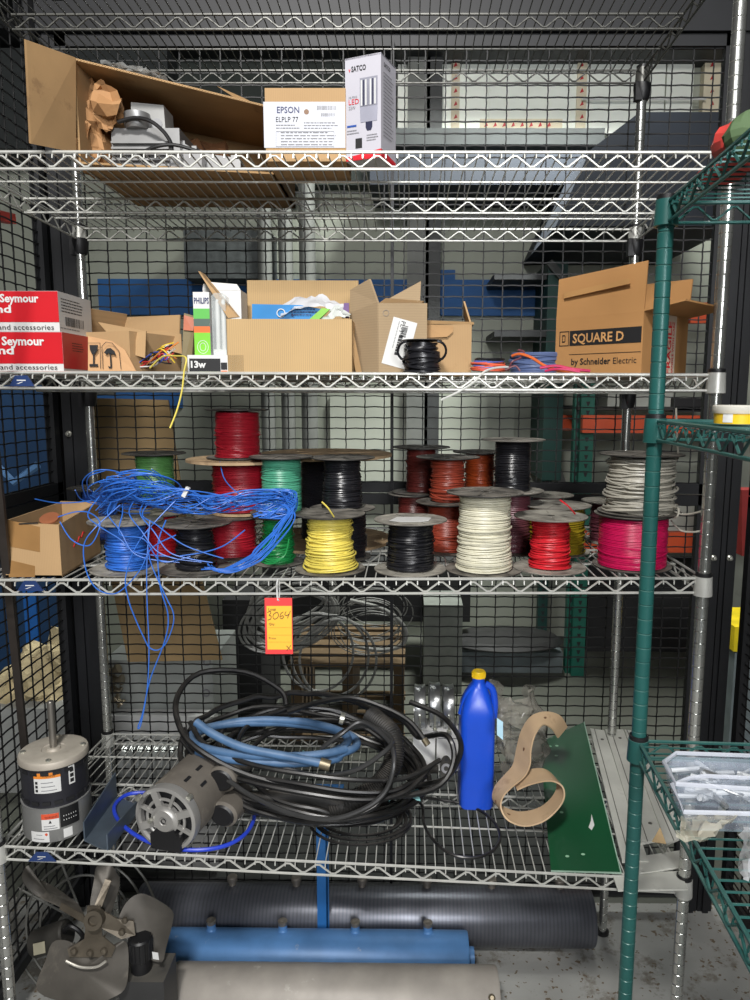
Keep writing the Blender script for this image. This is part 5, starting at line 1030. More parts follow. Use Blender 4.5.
# ---- tan belt strap
blt = mat('tan rubber belt', (196,168,134), .6, 0, .12, 10, dirt=((150,120,90), 12, .56, .5))
e = thing('belt_strap', 'curled tan rubber strap with punched holes, standing on edge in a loop', 'strap', A_(530,.16))
prs = [((558,738,.22),(567,727,.27)),((552,729,.21),(560,716,.26)),((543,725,.20),(547,712,.25)),((535,735,.18),(532,716,.24)),((531,750,.17),(522,730,.23)),((530,765,.15),(517,748,.22)),((524,777,.14),(513,765,.2)),((511,788,.11),(504,776,.17)),
 ((503,797,.09),(495,787,.15)),((501,808,.07),(493,799,.13)),((508,820,.06),(501,806,.12)),((524,826,.05),(518,812,.11)),((542,822,.05),(537,809,.11)),((556,811,.06),(550,800,.12)),((564,798,.08),(557,788,.14)),((562,786,.1),(554,777,.16)),((550,781,.11),(543,769,.17)),((532,784,.12),(526,771,.18)),((517,790,.12),(512,779,.18))]
CA = spline([at(*a) for a, b in prs], 7); CB = spline([at(*b) for a, b in prs], 7); n2 = len(CA); vs = []; fs = []; mb = MB()
for i in range(n2):
    a, b = CA[i], CB[i]; tn = (CA[min(i+1, n2-1)]-CA[max(i-1, 0)]).normalized(); nr = tn.cross(b-a).normalized()*.0018
    zf = hA(a.x, a.y)+.003
    for q in (a+nr, b+nr, b-nr, a-nr):
        q = q.copy(); q.z = max(q.z, zf); vs.append(q)
for i in range(n2-1):
    for j in range(4): fs.append((i*4+j, i*4+(j+1) % 4, (i+1)*4+(j+1) % 4, (i+1)*4+j))
fs += [(3,2,1,0), tuple((n2-1)*4+j for j in range(4))]
mb.add(vs, fs); mb.build('strap', blt, e, ang=50)
for i in (14, 32, 62, 72):
    p = (vs[i*4]+vs[i*4+1])/2; tn = (CA[i+1]-CA[i]).normalized(); nr = (vs[i*4]-vs[i*4+3]).normalized(); w_ = nr.cross(tn)
    mb = MB(); mb.prism([p-nr*.0045+tn*.004*math.cos(t)+w_*.003*math.sin(t) for t in [k*PI/5 for k in range(10)]], nr*.0055); mb.build('punched_hole', mat('brown hole', (110,80,56), .7), e)
# ============================================================ floor items
rol = mat('ribbed dark steel', (104,106,114), .34, .6, .15, 14, stripe=('X', 28, .35)); navy = mat('dark navy paint', (38,42,58), .4, .2, .3, 14)
blp = mat('chipped blue paint', (84,130,182), .42, .1, .2, 10, dirt=((170,172,170), 14, .62, .8)); gyp = mat('worn grey paint', (160,154,146), .5, .15, .2, 10, dirt=((196,192,184), 18, .62, .7))
X90 = Matrix.Rotation(PI/2, 4, 'Y')
def hcyl(name, label, pxa, pxb, py, Y, z, r, m, cat='cylinder', endm=None):
    xa = at(pxa, py, Y).x; xb = at(pxb, py, Y).x; e = thing(name, label, cat, ((xa+xb)/2, Y, z-r))
    mb = MB(); mb.lathe([(r*.6, xa-.004), (r*.96, xa-.003), (r, xa+.003), (r, xb-.003), (r*.96, xb+.003), (r*.6, xb+.004)], 40, Matrix.Translation((0,Y,z)) @ X90 if False else Matrix(((0,0,1,0),(0,1,0,Y),(-1,0,0,z),(0,0,0,1)))); mb.build('barrel', m, e)
    return e, xa, xb
e, xa, xb = hcyl('manifold_cylinder', 'long ribbed dark steel cylinder with pipe stubs, rearmost on the floor', 142, 590, 918, .547, .084, .083, rol)
for px in (232, 296, 362, 427, 492, 560):
    c = Vector((at(px, 884, .56).x, .565, .084+.079)); mb = MB(); mb.lathe([(.013,-.004),(.011,.002),(.011,.014),(.015,.016),(.016,.028),(.013,.031),(0,.031)], 14, Matrix.Translation(c), caps=False); mb.build('pipe_stub', mat('dull steel stub', (128,122,114), .45, .6), e)
e, xa, xb = hcyl('hydraulic_cylinder', 'chipped light blue steel cylinder with pipe stubs, lying in the middle', 168, 467, 950, .393, .07, .07, blp)
for px in (282, 355, 428, 210):
    c = Vector((at(px, 922, .4).x, .41, .07+.062)); mb = MB(); mb.lathe([(.016,-.004),(.014,.01),(.0125,.012),(.0125,.03),(0,.03)], 14, Matrix.Translation(c), caps=False); s_ = mb.build('pipe_stub', blp, e)
    mb = MB(); mb.lathe([(.0135,.026),(.0135,.036),(.009,.037),(0,.034)], 14, Matrix.Translation(c), caps=False); mb.build('stub_end', mat('dull steel stub', (128,122,114), .45, .6), s_)
mb = MB(); mb.lathe([(.03,xb),(.03,xb+.02),(0,xb+.02)], 24, Matrix(((0,0,1,0),(0,1,0,.393),(-1,0,0,.07),(0,0,0,1))), caps=False); mb.build('end_stub', blp, e)
e, xa, xb = hcyl('hydraulic_cylinder', 'worn grey painted steel cylinder lying foremost on the floor', 172, 497, 985, .226, .085, .085, gyp)
mb = MB(); mb.lathe([(.016,xa-.02),(.016,xa)], 16, Matrix(((0,0,1,0),(0,1,0,.226),(-1,0,0,.1),(0,0,0,1)))); mb.build('brass_port', brass, e)
mb = MB(); mb.lathe([(.009,0),(.009,.012),(.005,.016),(0,.016)], 8, Matrix.Translation((xb-.02, .175, .145)) @ Matrix.Rotation(.8,4,'X'), caps=False); mb.build('drain_plug', brass, e)
# blue flat bar
e = thing('blue_stand', 'blue painted steel flat bar stand rising behind the blue cylinder, flat head under the shelf', 'stand', at(320, 930, .4)*1.0)
xs_ = at(321, 880, .42).x
e.location = (xs_, .462, .08); mb = MB(); mb.box((xs_, .462, .302), (.034, .006, .444)); mb.box((xs_+.012, .465,.302), (.006,.012,.444)); mb.build('upright_bar', mat('cobalt painted steel', (48,112,178), .4, .1, .2, 12), e, smooth=False)
mb = MB(); mb.box((xs_, .47, .53), (.12, .05, .01)); mb.build('flat_head', mat('cobalt painted steel', (48,112,178)), e, smooth=False)
# ---- fan wheel
fm = mat('dirty fan steel', (90,86,80), .5, .45, .25, 12, dirt=((122,116,106), 10, .58, .5))
hub = at(95, 920, .10); e = thing('metal_fan', 'dirty grey four bladed metal fan wheel leaning at the lower left', 'fan', (hub.x, .12, .0))
def blade(poly, curve=.0):
    P = [at(*p) for p in poly]; P = spline(P, 3, True); c = sum(P, Vector())/len(P); mb = MB(); n = (P[len(P)//3]-P[0]).cross(P[2*len(P)//3]-P[0]).normalized()
    n = n if n.y < 0 else -n
    cc = c+n*curve; k = len(P)
    mb.add(P+[cc]+[p-n*.002 for p in P]+[cc-n*.002], [(i, (i+1) % k, k) for i in range(k)]+[(k+1+(i+1) % k, k+1+i, 2*k+1) for i in range(k)]+[(i, k+1+i, k+1+(i+1) % k, (i+1) % k) for i in range(k)])
    return mb.build('blade', fm, e, ang=60)
b1 = blade([(52,943,.10),(64,940,.1),(78,945,.09),(100,950,.085),(122,941,.08),(128,948,.08),(128,975,.05),(124,990,.04),(112,998,.03),(92,1006,.03),(66,1002,.04),(44,996,.05),(36,985,.06),(45,962,.08)], .012)
b2 = blade([(118,922,.11),(126,903,.14),(138,894,.16),(150,896,.17),(172,910,.18),(172,925,.17),(166,948,.13),(162,962,.11),(148,958,.1),(135,945,.1),(125,938,.1)], .01)
b3 = blade([(90,908,.13),(94,880,.17),(97,866,.2),(110,864,.2),(116,872,.2),(120,882,.19),(114,905,.15),(106,922,.11),(98,914,.12)], .006)
b4 = blade([(84,920,.12),(62,908,.13),(36,896,.14),(24,884,.15),(22,874,.16),(28,866,.17),(34,878,.18),(52,886,.18),(72,900,.16),(80,908,.15)], .006)
spd = mat('worn spider steel', (104,96,84), .45, .6, .25, 20)
mb = MB()
for q in ([(88,905,.1),(101,905,.1),(103,935,.085),(116,946,.075),(112,956,.07),(70,956,.075),(68,948,.08),(85,938,.09)], [(100,908,.1),(118,918,.1),(134,920,.11),(136,934,.1),(122,938,.09),(100,926,.09)], [(92,912,.1),(100,912,.1),(112,880,.15),(106,878,.15)], [(84,914,.1),(88,924,.095),(60,908,.12),(62,902,.12)]):
    mb = MB(); P = [at(*p)+Vector((0,-.004,0)) for p in q]; mb.prism(P, (0,.003,0)); mb.build('spider_arm', spd, e, smooth=False)
for (x, y, Y) in ((74,951,.07),(90,953,.066),(104,951,.066),(125,920,.09),(122,932,.085)):
    c = at(x, y, Y); mb = MB(); mb.lathe([(.008,0),(.008,.002),(.006,.005),(0,.006)], 12, Matrix.Translation(c+Vector((0,-.001,0))) @ Matrix.Rotation(PI/2-.2,4,'X'), caps=False); mb.build('rivet', spd, e)
c = at(95, 919, .085); mb = MB(); mb.lathe([(.022,-.01),(.022,.012),(.012,.012),(.012,.004),(0,.004)], 20, Matrix.Translation(c) @ Matrix.Rotation(PI/2-.3,4,'X'), caps=False); mb.build('hub', spd, e)
mb = MB(); mb.tube(pxpath([(66,961,.05),(80,967,.045),(96,967,.045),(106,961,.05)], 6), .003, 6); mb.build('worn_rim', mat('bright worn steel', (200,196,186), .35, .6), b1)
# fan guard
gdm = mat('dull zinc guard wire', (112,112,108), .4, .6, .2)
e = thing('fan_guard', 'round wire fan guard standing behind the fan wheel at the lower left corner', 'fan guard', at(60, 960, .2)*1.0); e.location.z = 0
cg = at(86, 930, .30)
for k, (rx_, ry_) in enumerate(((60,66),(72,80),(46,50))):
    mb = MB(); P = [at(86+rx_*math.cos(t), 925+ry_*math.sin(t), .30) for t in [j*2*PI/48 for j in range(48)]]
    for p in P: p.z = max(p.z, .004)
    mb.tube(P, .0032, 6, True); mb.build('guard_ring', gdm, e)
for t in (2.2, 2.9, 3.6, 4.3, 5.2):
    mb = MB(); a = at(86+20*math.cos(t), 925+22*math.sin(t), .30); b = at(86+76*math.cos(t), 925+84*math.sin(t), .30); b.z = max(b.z, .004); mb.tube([a, b], .003, 6); mb.build('guard_spoke', gdm, e)
# small black motor behind fan
e = thing('small_motor', 'small dusty dark motor with pale labels behind the fan wheel at lower left', 'motor', at(52,940,.22)); e.location.z = .04
c = at(52, 938, .22); mb = MB(); mb.lathe([(.0,-.05),(.03,-.05),(.034,-.045),(.034,.04),(.03,.045),(0,.045)], 20, Matrix.Translation(c) @ Matrix.Rotation(1.2,4,'Y'), caps=False); mb.build('motor_shell', irn, e)
mb = MB(); mb.prism([c+Vector((-.03,-.036,.012)), c+Vector((0,-.036,.02)), c+Vector((0,-.036,-.012)), c+Vector((-.03,-.036,-.02))], (0,.001,0)); mb.build('label', mat('yellowed label', (178,172,148), .6), e, smooth=False)
mb = MB(); mb.tube(spline([c+Vector((.03,-.01,.02)), c+Vector((.06,-.02,.05)), c+Vector((.09,-.02,.02)), c+Vector((.06,-.02,-.02))], 6), .006, 8); mb.build('lead', blackp, e)
# black bottle / filter on dark box
e = thing('black_box', 'low black box with a round ribbed black knob on top, right of the fan wheel', 'box', at(146, 990, .12)); 
xa = at(126,990,.1).x; xb = at(170,990,.1).x; zb_ = at(146,972,.09).z; e.location.z = 0
mb = MB(); mb.prism([(xa,.06,0),(xb,.06,0),(xb,.06,zb_),(xa,.06,zb_)], (0,.09,0)); mb.build('box_body', mat('dark box paint', (50,50,50), .6, 0, .2, 12, dust=(96,92,84), dustamt=.6), e, smooth=False)
xc = at(140,970,.09).x; zt_ = at(139,940,.09).z
mb = MB(); P = [(.024, zb_), (.024, zb_+.03), (.026, zb_+.032), (.026, zt_-.004), (.022, zt_), (0, zt_)]; mb.lathe(P, 28, Matrix.Translation((xc, .1, 0)), caps=False)
for k in range(14): a = k*PI/7; mb.bar((xc+.026*math.cos(a), .1+.026*math.sin(a), zb_+.034), (xc+.026*math.cos(a), .1+.026*math.sin(a), zt_-.005), .004, .004, (1,0,0))
mb.build('knob', blackp, e)
mb = MB(); mb.prism([at(152,952,.07), at(158,953,.07), at(159,960,.07), at(153,959,.07)], (0,.001,0)); mb.build('label', paper, e, smooth=False)
# ---- dark pole leaning at left
mb = MB(); a = at(-4,462,-.035); b = at(30,800,.21); d = (a-b); mb.bar(b, a+d*.6, .017, .008, (0,-1,0)); e = mb.build('steel_bar', mat('brown black steel bar', (60,54,50), .5, .4, .25, 18), smooth=False); tag(e, 'dark brown flat steel bar leaning against the left end of the shelving', 'bar')
# ============================================================ green unit items
def onG(px, py, z): return onz(px, py, z)
yb = mat('yellow tub plastic', (226,186,40), .35, 0, .06); cl2 = mat('frosted clear lid', (218,216,206), .25, 0, .1, alpha=.75)
Yt = -.40; c = at(733, 424, Yt); zg2 = hg2+.002; rt_ = 22/pxm(Yt)*1.0
e = thing('yellow_tub', 'round yellow plastic tub with a clear lid on the middle green shelf', 'tub', (c.x+.004, Yt, zg2)); zt = at(733, 405, Yt).z
mb = MB(); mb.lathe([(rt_*.93, zg2), (rt_*.95, zt-.008)], 32, Matrix.Translation((c.x+.004, Yt, 0))); mb.build('tub_body', yb, e)
mb = MB(); mb.lathe([(rt_, zt-.012), (rt_*1.02, zt-.011), (rt_*1.02, zt-.002), (rt_*.97, zt), (0, zt)], 32, Matrix.Translation((c.x+.004, Yt, 0)), caps=False); mb.build('lid', cl2, e)
mb = MB(); mb.grid(lambda u, v: (c.x+.004+rt_*.96*math.cos(3.7+u*.45), Yt+rt_*.96*math.sin(3.7+u*.45), zg2+.002+v*(zt-zg2-.014)), 6, 1); mb.build('label', paper, e)
# balls/gloves on top green shelf
gr_ = mat('coral red rubber', (196,66,60), .5, 0, .12); gg_ = mat('olive green cloth', (74,96,62), .8, 0, .15)
c = at(742, 128, -.43); c.z = max(c.z, hg1+.03)
e = thing('work_glove', 'red and green knit glove lying folded on the top green shelf', 'glove', (c.x, c.y, hg1))
def gl(px, py, Y, rx, ry, rz, sd): 
    p = at(px, py, Y); z0 = hg1+rz*.95; return lambda u, v: (p.x+rx*math.sin(v*PI)*math.cos(u*2*PI), p.y+ry*math.sin(v*PI)*math.sin(u*2*PI), z0+rz*math.cos(v*PI))
crumple('palm', gl(724,140,-.36,.035,.03,.012,1), gr_, e, 16, 10, .004, 30, 1)
crumple('cuff', gl(752,120,-.43,.05,.045,.032,2), gr_, e, 16, 10, .004, 30, 2); crumple('back', gl(753,128,-.475,.035,.03,.028,3), gg_, e, 16, 10, .004, 30, 3)
# clear organiser boxes on the lower green shelf
clb = mat('clear organiser plastic', (196,206,222), .1, 0, .08, alpha=.22); cle = mat('clear plastic rim', (214,218,228), .2, 0, .05, alpha=.6)
z3 = hg3+.001
def organiser(label, outline, z0, z1, cat='organiser', bits=True, seed=1, ins=.93):
    P = [onz(a, b, z1) for a, b in outline]; c = sum(P, Vector())/len(P); e = thing('clear_organiser', label, cat, (c.x, c.y, z0)); k = len(P)
    Q = [Vector((c.x+(p.x-c.x)*ins, c.y+(p.y-c.y)*ins, z0)) for p in P]
    mb = MB(); mb.add(Q+P, [(i, (i+1) % k, (i+1) % k+k, i+k) for i in range(k)]+[tuple(range(k))]); mb.build('tray', clb, e, smooth=False)
    mb = MB(); mb.tube(P, .0035, 6, True); mb.build('rim', cle, e)
    mb = MB()
    for t in (.35, .65):
        a = P[0].lerp(P[1], t); b = P[min(3, k-1)].lerp(P[2], t); mb.add([a, b, Vector((b.x,b.y,z0+.002)), Vector((a.x,a.y,z0+.002))], [(0,1,2,3)])
    mb.build('divider', clb, e, smooth=False)
    if bits:
        r = random.Random(seed)
        for j in range(16):
            u, v = r.uniform(.08,.9), r.uniform(.1,.9); p = Q[0].lerp(Q[1], u).lerp(Q[min(3,k-1)].lerp(Q[2], u), v); a = r.uniform(0, PI); L = r.uniform(.012,.03); p.z = z0+.006+r.uniform(0,.012); d = Vector((math.cos(a), math.sin(a), r.uniform(-.1,.1)))*L
            mb = MB(); mb.tube([p-d, p+d], r.uniform(.0025,.005), 8); mb.build('plastic_sleeve', mat('milky sleeve', (214,218,222), .3, alpha=.9) if j % 3 else galv, e)
    return e
organiser('clear plastic organiser tray at the back of the lower green shelf', [(664,762),(676,753),(760,756),(800,770),(800,792),(676,784)], z3, z3+.035, seed=1)
organiser('clear plastic organiser tray full of small sleeves, in front of the other tray', [(672,785),(690,778),(705,776),(790,780),(800,815),(684,812)], z3+.0, z3+.03, seed=5)
mb = MB()
o = crumple('clear_bag', lambda u, v: onz(682+70*u-6*v, 812+(26-16*u)*v+8*math.sin(u*5)*v, z3+.02+.02*math.sin(u*PI)*math.sin(v*PI)), mat('yellowish clear film', (206,200,180), .2, 0, .15, alpha=.5), None, 16, 10, .006, 40, 2); tag(o, 'yellowish clear plastic sheet flopped over the front of the organiser trays', 'plastic sheet')
o = crumple('clear_bag', lambda u, v: onz(742+60*u, 824+50*v, z3+.012+.03*math.sin(u*PI)*math.sin(v*PI)), mat('crinkled clear film', (220,222,226), .15, 0, .1, alpha=.45), None, 14, 14, .01, 45, 4); tag(o, 'crinkled clear bag at the right edge of the lower green shelf', 'bag')
# ============================================================ behind the cage
mb = MB(); mb.box((.1, 1.18, .004), (1.9, .86, .008)); tag(mb.build('floor_shade_sheet', mat('painted shade sheet', (46,48,46), .8, 0, .3, 6), smooth=False), 'painted shade sheet that darkens the floor just behind the rear mesh', 'shade sheet')  # added dark sheet, paints the shade on the floor behind the cage
bstripe = mat('deep blue tape', (28,82,138), .7, 0, .12, 4)
def wallrect(name, label, cat, x0, y0, x1, y1, Y, m, t=.02, group=None):
    a = at(x0, y0, Y); b = at(x1, y1, Y); mb = MB(); yb_ = 3.395 if Y > 2.85 else Y+t/2; mb.box(((a.x+b.x)/2, (Y-t/2+yb_)/2, (a.z+b.z)/2), (abs(b.x-a.x), yb_-Y+t/2, abs(a.z-b.z))); return tag(mb.build(name, m, smooth=False), label, cat, group)
wallrect('blue_band', 'long blue painted band running across the far wall', 'wall band', 98, 279, 560, 316, 3.37, bstripe)
wallrect('blue_band', 'short taller piece of blue on the far wall, above the long blue band', 'wall band', 430, 270, 455, 280, 3.37, bstripe)
wallrect('blue_band', 'lower darker blue strip on the far wall at left under the long band', 'wall band', 92, 392, 182, 408, 3.37, bstripe)
dg = mat('dark grey textured foam', (70,74,74), .95, 0, .35, 20); lg = mat('pale wall panel', (168,172,160), .8, 0, .1, 3); mg = mat('mid grey column', (108,110,106), .6, .1, .2, 4)
wallrect('foam_block', 'dark grey textured block against the far wall behind the upper left shelf', 'block', 188, 232, 272, 281, 3.2, dg, .2)
wallrect('wall_panel', 'pale vertical wall panel right of the two open cartons, far behind', 'panel', 330, 395, 512, 500, 3.36, lg)
for k, (a, b, lab) in enumerate(((262,276,'left'), (282,296,'middle'), (302,318,'right'))):
    xa = at(a, 440, 3.1).x; xb = at(b, 440, 3.1).x; mb = MB(); mb.lathe([((xb-xa)/2, .0), ((xb-xa)/2, 3.1)], 20, Matrix.Translation(((xa+xb)/2, 3.1, 0))); tag(mb.build('grey_pipe', mg), '%s one of three grey vertical pipes on the far wall behind the upper red spool' % lab, 'pipe')
for (a, b, lab) in ((427,437,'thin dark vertical post on the far wall, centre right'), (408,426,'wide mid grey vertical post on the far wall, left of the thin dark one')):  # wider post takes the even mid grey column colour
    wallrect('wall_post', lab, 'post', a, 60, b, 560, 3.3, mat('dark post', (56,58,58), .6) if a == 427 else mg, .1)
wallrect('dark_board', 'dim grey green board high on the far wall, left of the foil boards', 'board', 173, 50, 396, 186, 3.3, mat('dim board', (46,52,48), .8, 0, .15, 3), .05)
# foil boards and taped seams, upper right
foil = mat('bright foil board', (238,242,232), .45, .2, .12, 2.5); tape = mat('cream seam tape', (214,204,178), .6, 0, .1); rm_ = mat('red tape print', (184,36,40), .5)
for k, (a, b) in enumerate(((398,452),(460,488),(490,578),(586,662),(668,690))):
    wallrect('foil_board', ['leftmost', 'second', 'third', 'fourth and largest', 'rightmost narrow'][k]+' bright foil faced board high on the far wall', 'board', a, 46, b, 134, 3.36, foil)
for (x0,y0,x1,y1,lab) in ((452,46,459,134,'cream seam tape with red marks between the first and second foil boards'),(578.5,46,585,134,'cream seam tape with red marks between the third and fourth foil boards'),(480,119,562,131,'horizontal cream tape with red marks along the foot of the foil boards'),(706,46,718,112,'cream seam tape with red marks at the far right by the chrome post')):
    o = wallrect('seam_tape', lab, 'tape', x0, y0, x1, y1, 3.335, tape, .006)
    if x1-x0 > 30: pts = [(x0+6+i*9, (y0+y1)/2) for i in range(8)]
    else: pts = [((x0+x1)/2, y0+6+i*13) for i in range(int((y1-y0)/13))]
    for (u, v) in pts:
        q = at(u, v, 3.33)-o.location; mb = MB(); mb.prism([q+Vector((-.012,0,-.012)), q+Vector((.012,0,-.004)), q+Vector((.002,0,.018))], (0,-.002,0)); mb.build('red_mark', rm_, o, local=True, smooth=False)
mb = MB(); mb.tube([at(582,99,3.3), at(706,99,3.3)], .006, 6); tag(mb.build('string_line', paper), 'thin white cord strung level across the foil boards', 'cord')
nv = mat('dark navy tarp', (22,30,42), .7, 0, .2, 3); dkb = mat('near black beam', (22,24,26), .6, 0, .2)
mb = MB(); mb.prism([at(556,226,2.3), at(590,150,2.3), at(640,112,2.3), at(735,112,2.3), at(735,226,2.3)], (0,1.09,0)); tag(mb.build('navy_tarp', nv, smooth=False), 'dark navy slanted tarp covered bulk behind the upper right corner', 'tarp')
wallrect('dark_ledge', 'dark grey ledge under the foil boards', 'ledge', 380, 134, 600, 150, 3.2, mat('dark ledge', (44,48,48), .7), .2)
wallrect('navy_tarp', 'long dark navy panel behind the top shelf, below the dark ledge', 'panel', 370, 152, 590, 186, 2.9, nv, .05)
wallrect('ceiling_beam', 'near black roof beam above the foil boards', 'beam', -300, 14, 1100, 36, 3.0, dkb, .2)
wallrect('ceiling_beam', 'near black roof beam highest behind the top shelf', 'beam', -300, -80, 1100, 4, 2.8, dkb, .2)
wallrect('dark_board', 'dark board high at the left behind the long open carton', 'board', -60, 50, 172, 150, 3.1, mat('dark board', (46,50,50), .8), .05)
# cardboard sheet
e = MB(); e.prism([at(92,398,1.05), at(168,400,1.05), at(186,520,1.0), at(222,660,.92), at(128,662,.92), at(94,500,1.0)], (0,.01,0)); tag(e.build('cardboard_sheet', mat('flat brown card', (150,126,88), .85, 0, .12, 4), smooth=False), 'tall flat brown cardboard sheet leaning behind the mesh at the left', 'cardboard')
# grey cabinet
def cab(name, label, x0, y0, x1, y1, Y, d, m, z0=None, cat='cabinet'):
    a = at(x0, y0, Y); b = at(x1, y1, Y); zb = b.z if z0 is None else z0; e = thing(name, label, cat, ((a.x+b.x)/2, Y+d/2, zb)); mb = MB(); mb.prism([(a.x,Y,zb),(b.x,Y,zb),(b.x,Y,a.z),(a.x,Y,a.z)], (0,d,0)); mb.build('body', m, e, smooth=False); return e
gc = mat('pale grey metal cabinet', (150,154,150), .5, .1, .1, 4)
e = cab('metal_cabinet', 'pale grey metal unit with round knockouts behind the mesh, left of the hoses', 104, 660, 215, 738, 1.04, .35, gc, 0)
for (x, y) in ((207,652+10),(206,693)):
    c = at(x, y, 1.035); mb = MB(); mb.tube([c+Vector((.012*math.cos(t), 0, .012*math.sin(t))) for t in [k*PI/8 for k in range(16)]], .003, 6, True); mb.build('knockout_ring', inkg, e)
e2 = cab('white_case', 'white case on the floor in front of the pale grey metal unit', 108, 716, 214, 738, .97, .06, paper, 0, 'case')
for k, (x, y, lab) in enumerate(((113,671,'topmost'),(116,680,'second'),(114,690,'third'),(117,700,'lowest'))):
    c = at(x, y, .93); mb = MB(); mb.lathe([(.01,-.014),(.016,-.012),(.016,0),(.011,.002),(.011,.014),(.018,.016),(.018,.024),(0,.024)], 12, Matrix.Translation(c) @ Matrix.Rotation(1.1+k*.4,4,'Y'), caps=False); tag(mb.build('brass_fitting', brass), lab+' brass pipe fitting of the column on the pale grey metal unit', 'pipe fitting')
# foil duct
duct = mat('silver foil duct', (182,184,182), .35, .6, .2, 14)
for k, (x0, x1, y, lab) in enumerate(((122,222,752,'silver foil flexible duct lying behind the lower shelf, nearer the mesh top'), (118,215,786,'silver foil flexible duct lying on the floor, lower of the two'))):
    Yk = .87 if k == 0 else .85; a = at(x0, y, Yk); b = at(x1, y, Yk); r = .075; z = a.z-.04
    prof = []; n = 26
    for i in range(n+1): prof.append((r*(1 if i % 2 else .9), a.x+(b.x-a.x)*i/n))
    mb = MB(); mb.lathe(prof, 24, Matrix(((0,0,1,0),(0,1,0,Yk-.0),(-1,0,0,z),(0,0,0,1)))); 
    o = mb.build('foil_duct', duct, smooth=False); tag(o, lab, 'duct')
o = wallrect('white_case', 'pale grey crate standing on the floor under the foil ducts', 'crate', 112, 800, 226, 850, .93, mat('pale crate', (120,120,118), .7), .2); 
# left: blue locker, burlap
bl = mat('bright blue paint', (30,98,176), .5, 0, .15, 3); bld = mat('dull blue paint', (20,56,92), .6, 0, .15, 3)
e = cab('blue_locker', 'tall blue locker beyond the left side mesh', -60, 385, 60, 640, 1.9, .4, bld, 0, 'locker')
mb = MB(); a = at(22, 585, 1.89); b = at(44, 720, 1.89); mb.prism([(a.x,1.89,.3),(b.x,1.89,.3),(b.x,1.89,a.z),(a.x,1.89,a.z)], (0,.008,0)); mb.build('bright_panel', bl, e, smooth=False)
mb = MB(); mb.prism([at(-20,340,1.95), at(90,340,1.95), at(90,395,1.95), at(-20,395,1.95)], (0,.3,0)); 
tag(mb.build('dark_crate', mat('dark crate', (52,54,54), .8), smooth=False), 'dark crate resting above the blue locker at far left', 'crate')
mb = MB(); mb.tube([at(-6,462,1.1), at(14,482,1.1), at(38,465,1.1)], .014, 6); tag(mb.build('blue_strap', mat('pale blue strap', (96,140,190), .5), smooth=False), 'pale blue strap bent in a shallow V outside the left mesh', 'strap')
mb = MB(); mb.bar(at(-20,212,.7), at(11,219,.9), .03, .03); tag(mb.build('red_bracket', mat('bright red bracket', (206,56,40), .5), smooth=False), 'small bright red bracket at the far left edge below the top shelf', 'bracket')
brl = mat('cream burlap', (206,190,150), .95, 0, .3, 12, bump=.8, bscale=30)
for k, (x, y, rx_, rz_, lab) in enumerate(((44,668,.11,.13,'large'), (12,690,.1,.12,'left'), (60,690,.08,.1,'small'), (66,640,.05,.09,'upper right'))):
    p = at(x, y, 1.5); o = crumple('burlap_sack', lambda u, v, p=p, rx_=rx_, rz_=rz_: (p.x+rx_*math.sin(v*PI)*math.cos(u*2*PI), 1.5+.1*math.sin(v*PI)*math.sin(u*2*PI), p.z-.02+rz_*math.cos(v*PI)), brl, None, 24, 16, .03, 12, k); tag(o, '%s cream crumpled insulation piece heaped outside the left mesh' % lab, 'insulation')
e = cab('grey_bin', 'pale grey bin under the cream insulation outside the left mesh', -40, 708, 92, 800, 1.35, .5, mat('grey bin', (150,152,150), .6, 0, .1, 5), 0, 'bin')
# right: green pallet rack with orange beams
rg = mat('green rack paint', (20,98,82), .5, .1, .2, 8); rgd = mat('dark green rack paint', (16,60,54), .6, .1, .2, 8); orp = mat('orange rack beam', (218,84,40), .45, 0, .12, 6)
e = thing('pallet_rack', 'green pallet rack upright with orange beams standing behind the mesh at right', 'rack', (at(585,670,2.75).x, 2.8, 0))
def upr(xp, Y, w, m, zt=2.3, nm='upright'):
    x = at(xp, 450, Y).x; mb = MB(); mb.box((x, Y, zt/2), (w, .06, zt)); nf = len(mb.f)
    for i in range(int(zt/.05)):
        z = .1+i*.05
        if z > zt-.05: break
        mb.prism([(x-.012,Y-.0315,z+.012),(x+.012,Y-.0315,z+.012),(x+.004,Y-.0315,z-.012),(x-.004,Y-.0315,z-.012)], (0,-.001,0))
    o = mb.build(nm, m, e, smooth=False); o.data.materials.append(ink)
    for p in o.data.polygons: p.material_index = 1 if p.index >= nf else 0
    return o
upr(585, 2.7, .075, rg); upr(575.5, 2.75, .04, rg); upr(547, 3.15, .06, rgd)
def beam(x0, y0, x1, y1, Y, m=orp): a = at(x0, y0, Y); b = at(x1, y1, Y); mb = MB(); mb.box(((a.x+b.x)/2, Y, (a.z+b.z)/2), (b.x-a.x, .05, a.z-b.z)); mb.build('beam', m, e, smooth=False)
beam(582, 415, 900, 434, 2.64); beam(556, 415, 572, 430, 3.1); beam(583, 531, 900, 553, 2.64); beam(690, 303, 900, 324, 2.66)
beam(590, 610, 900, 618, 3.3, mat('rust brown beam', (92,60,44), .6)); beam(590, 640, 900, 652, 3.3, mat('rust brown beam', (92,60,44), .6))
mb = MB(); mb.box((at(645,410,2.9).x, 2.95, at(645,414,2.64).z+.03), (.9, .5, .02)); mb.build('deck_board', mat('dark deck', (60,58,54), .7), e, smooth=False)
wt = mat('pale grey tote', (184,186,176), .5, 0, .1)
e2 = cab('storage_tote', 'pale grey storage tote sitting on the upper orange beam level', 608, 392, 672, 411, 2.75, .3, wt, None, 'tote')
e2 = cab('storage_tote', 'pale grey low tote on the lower orange beam level, behind the right spools', 668, 502, 700, 531, 2.75, .3, wt, None, 'tote')
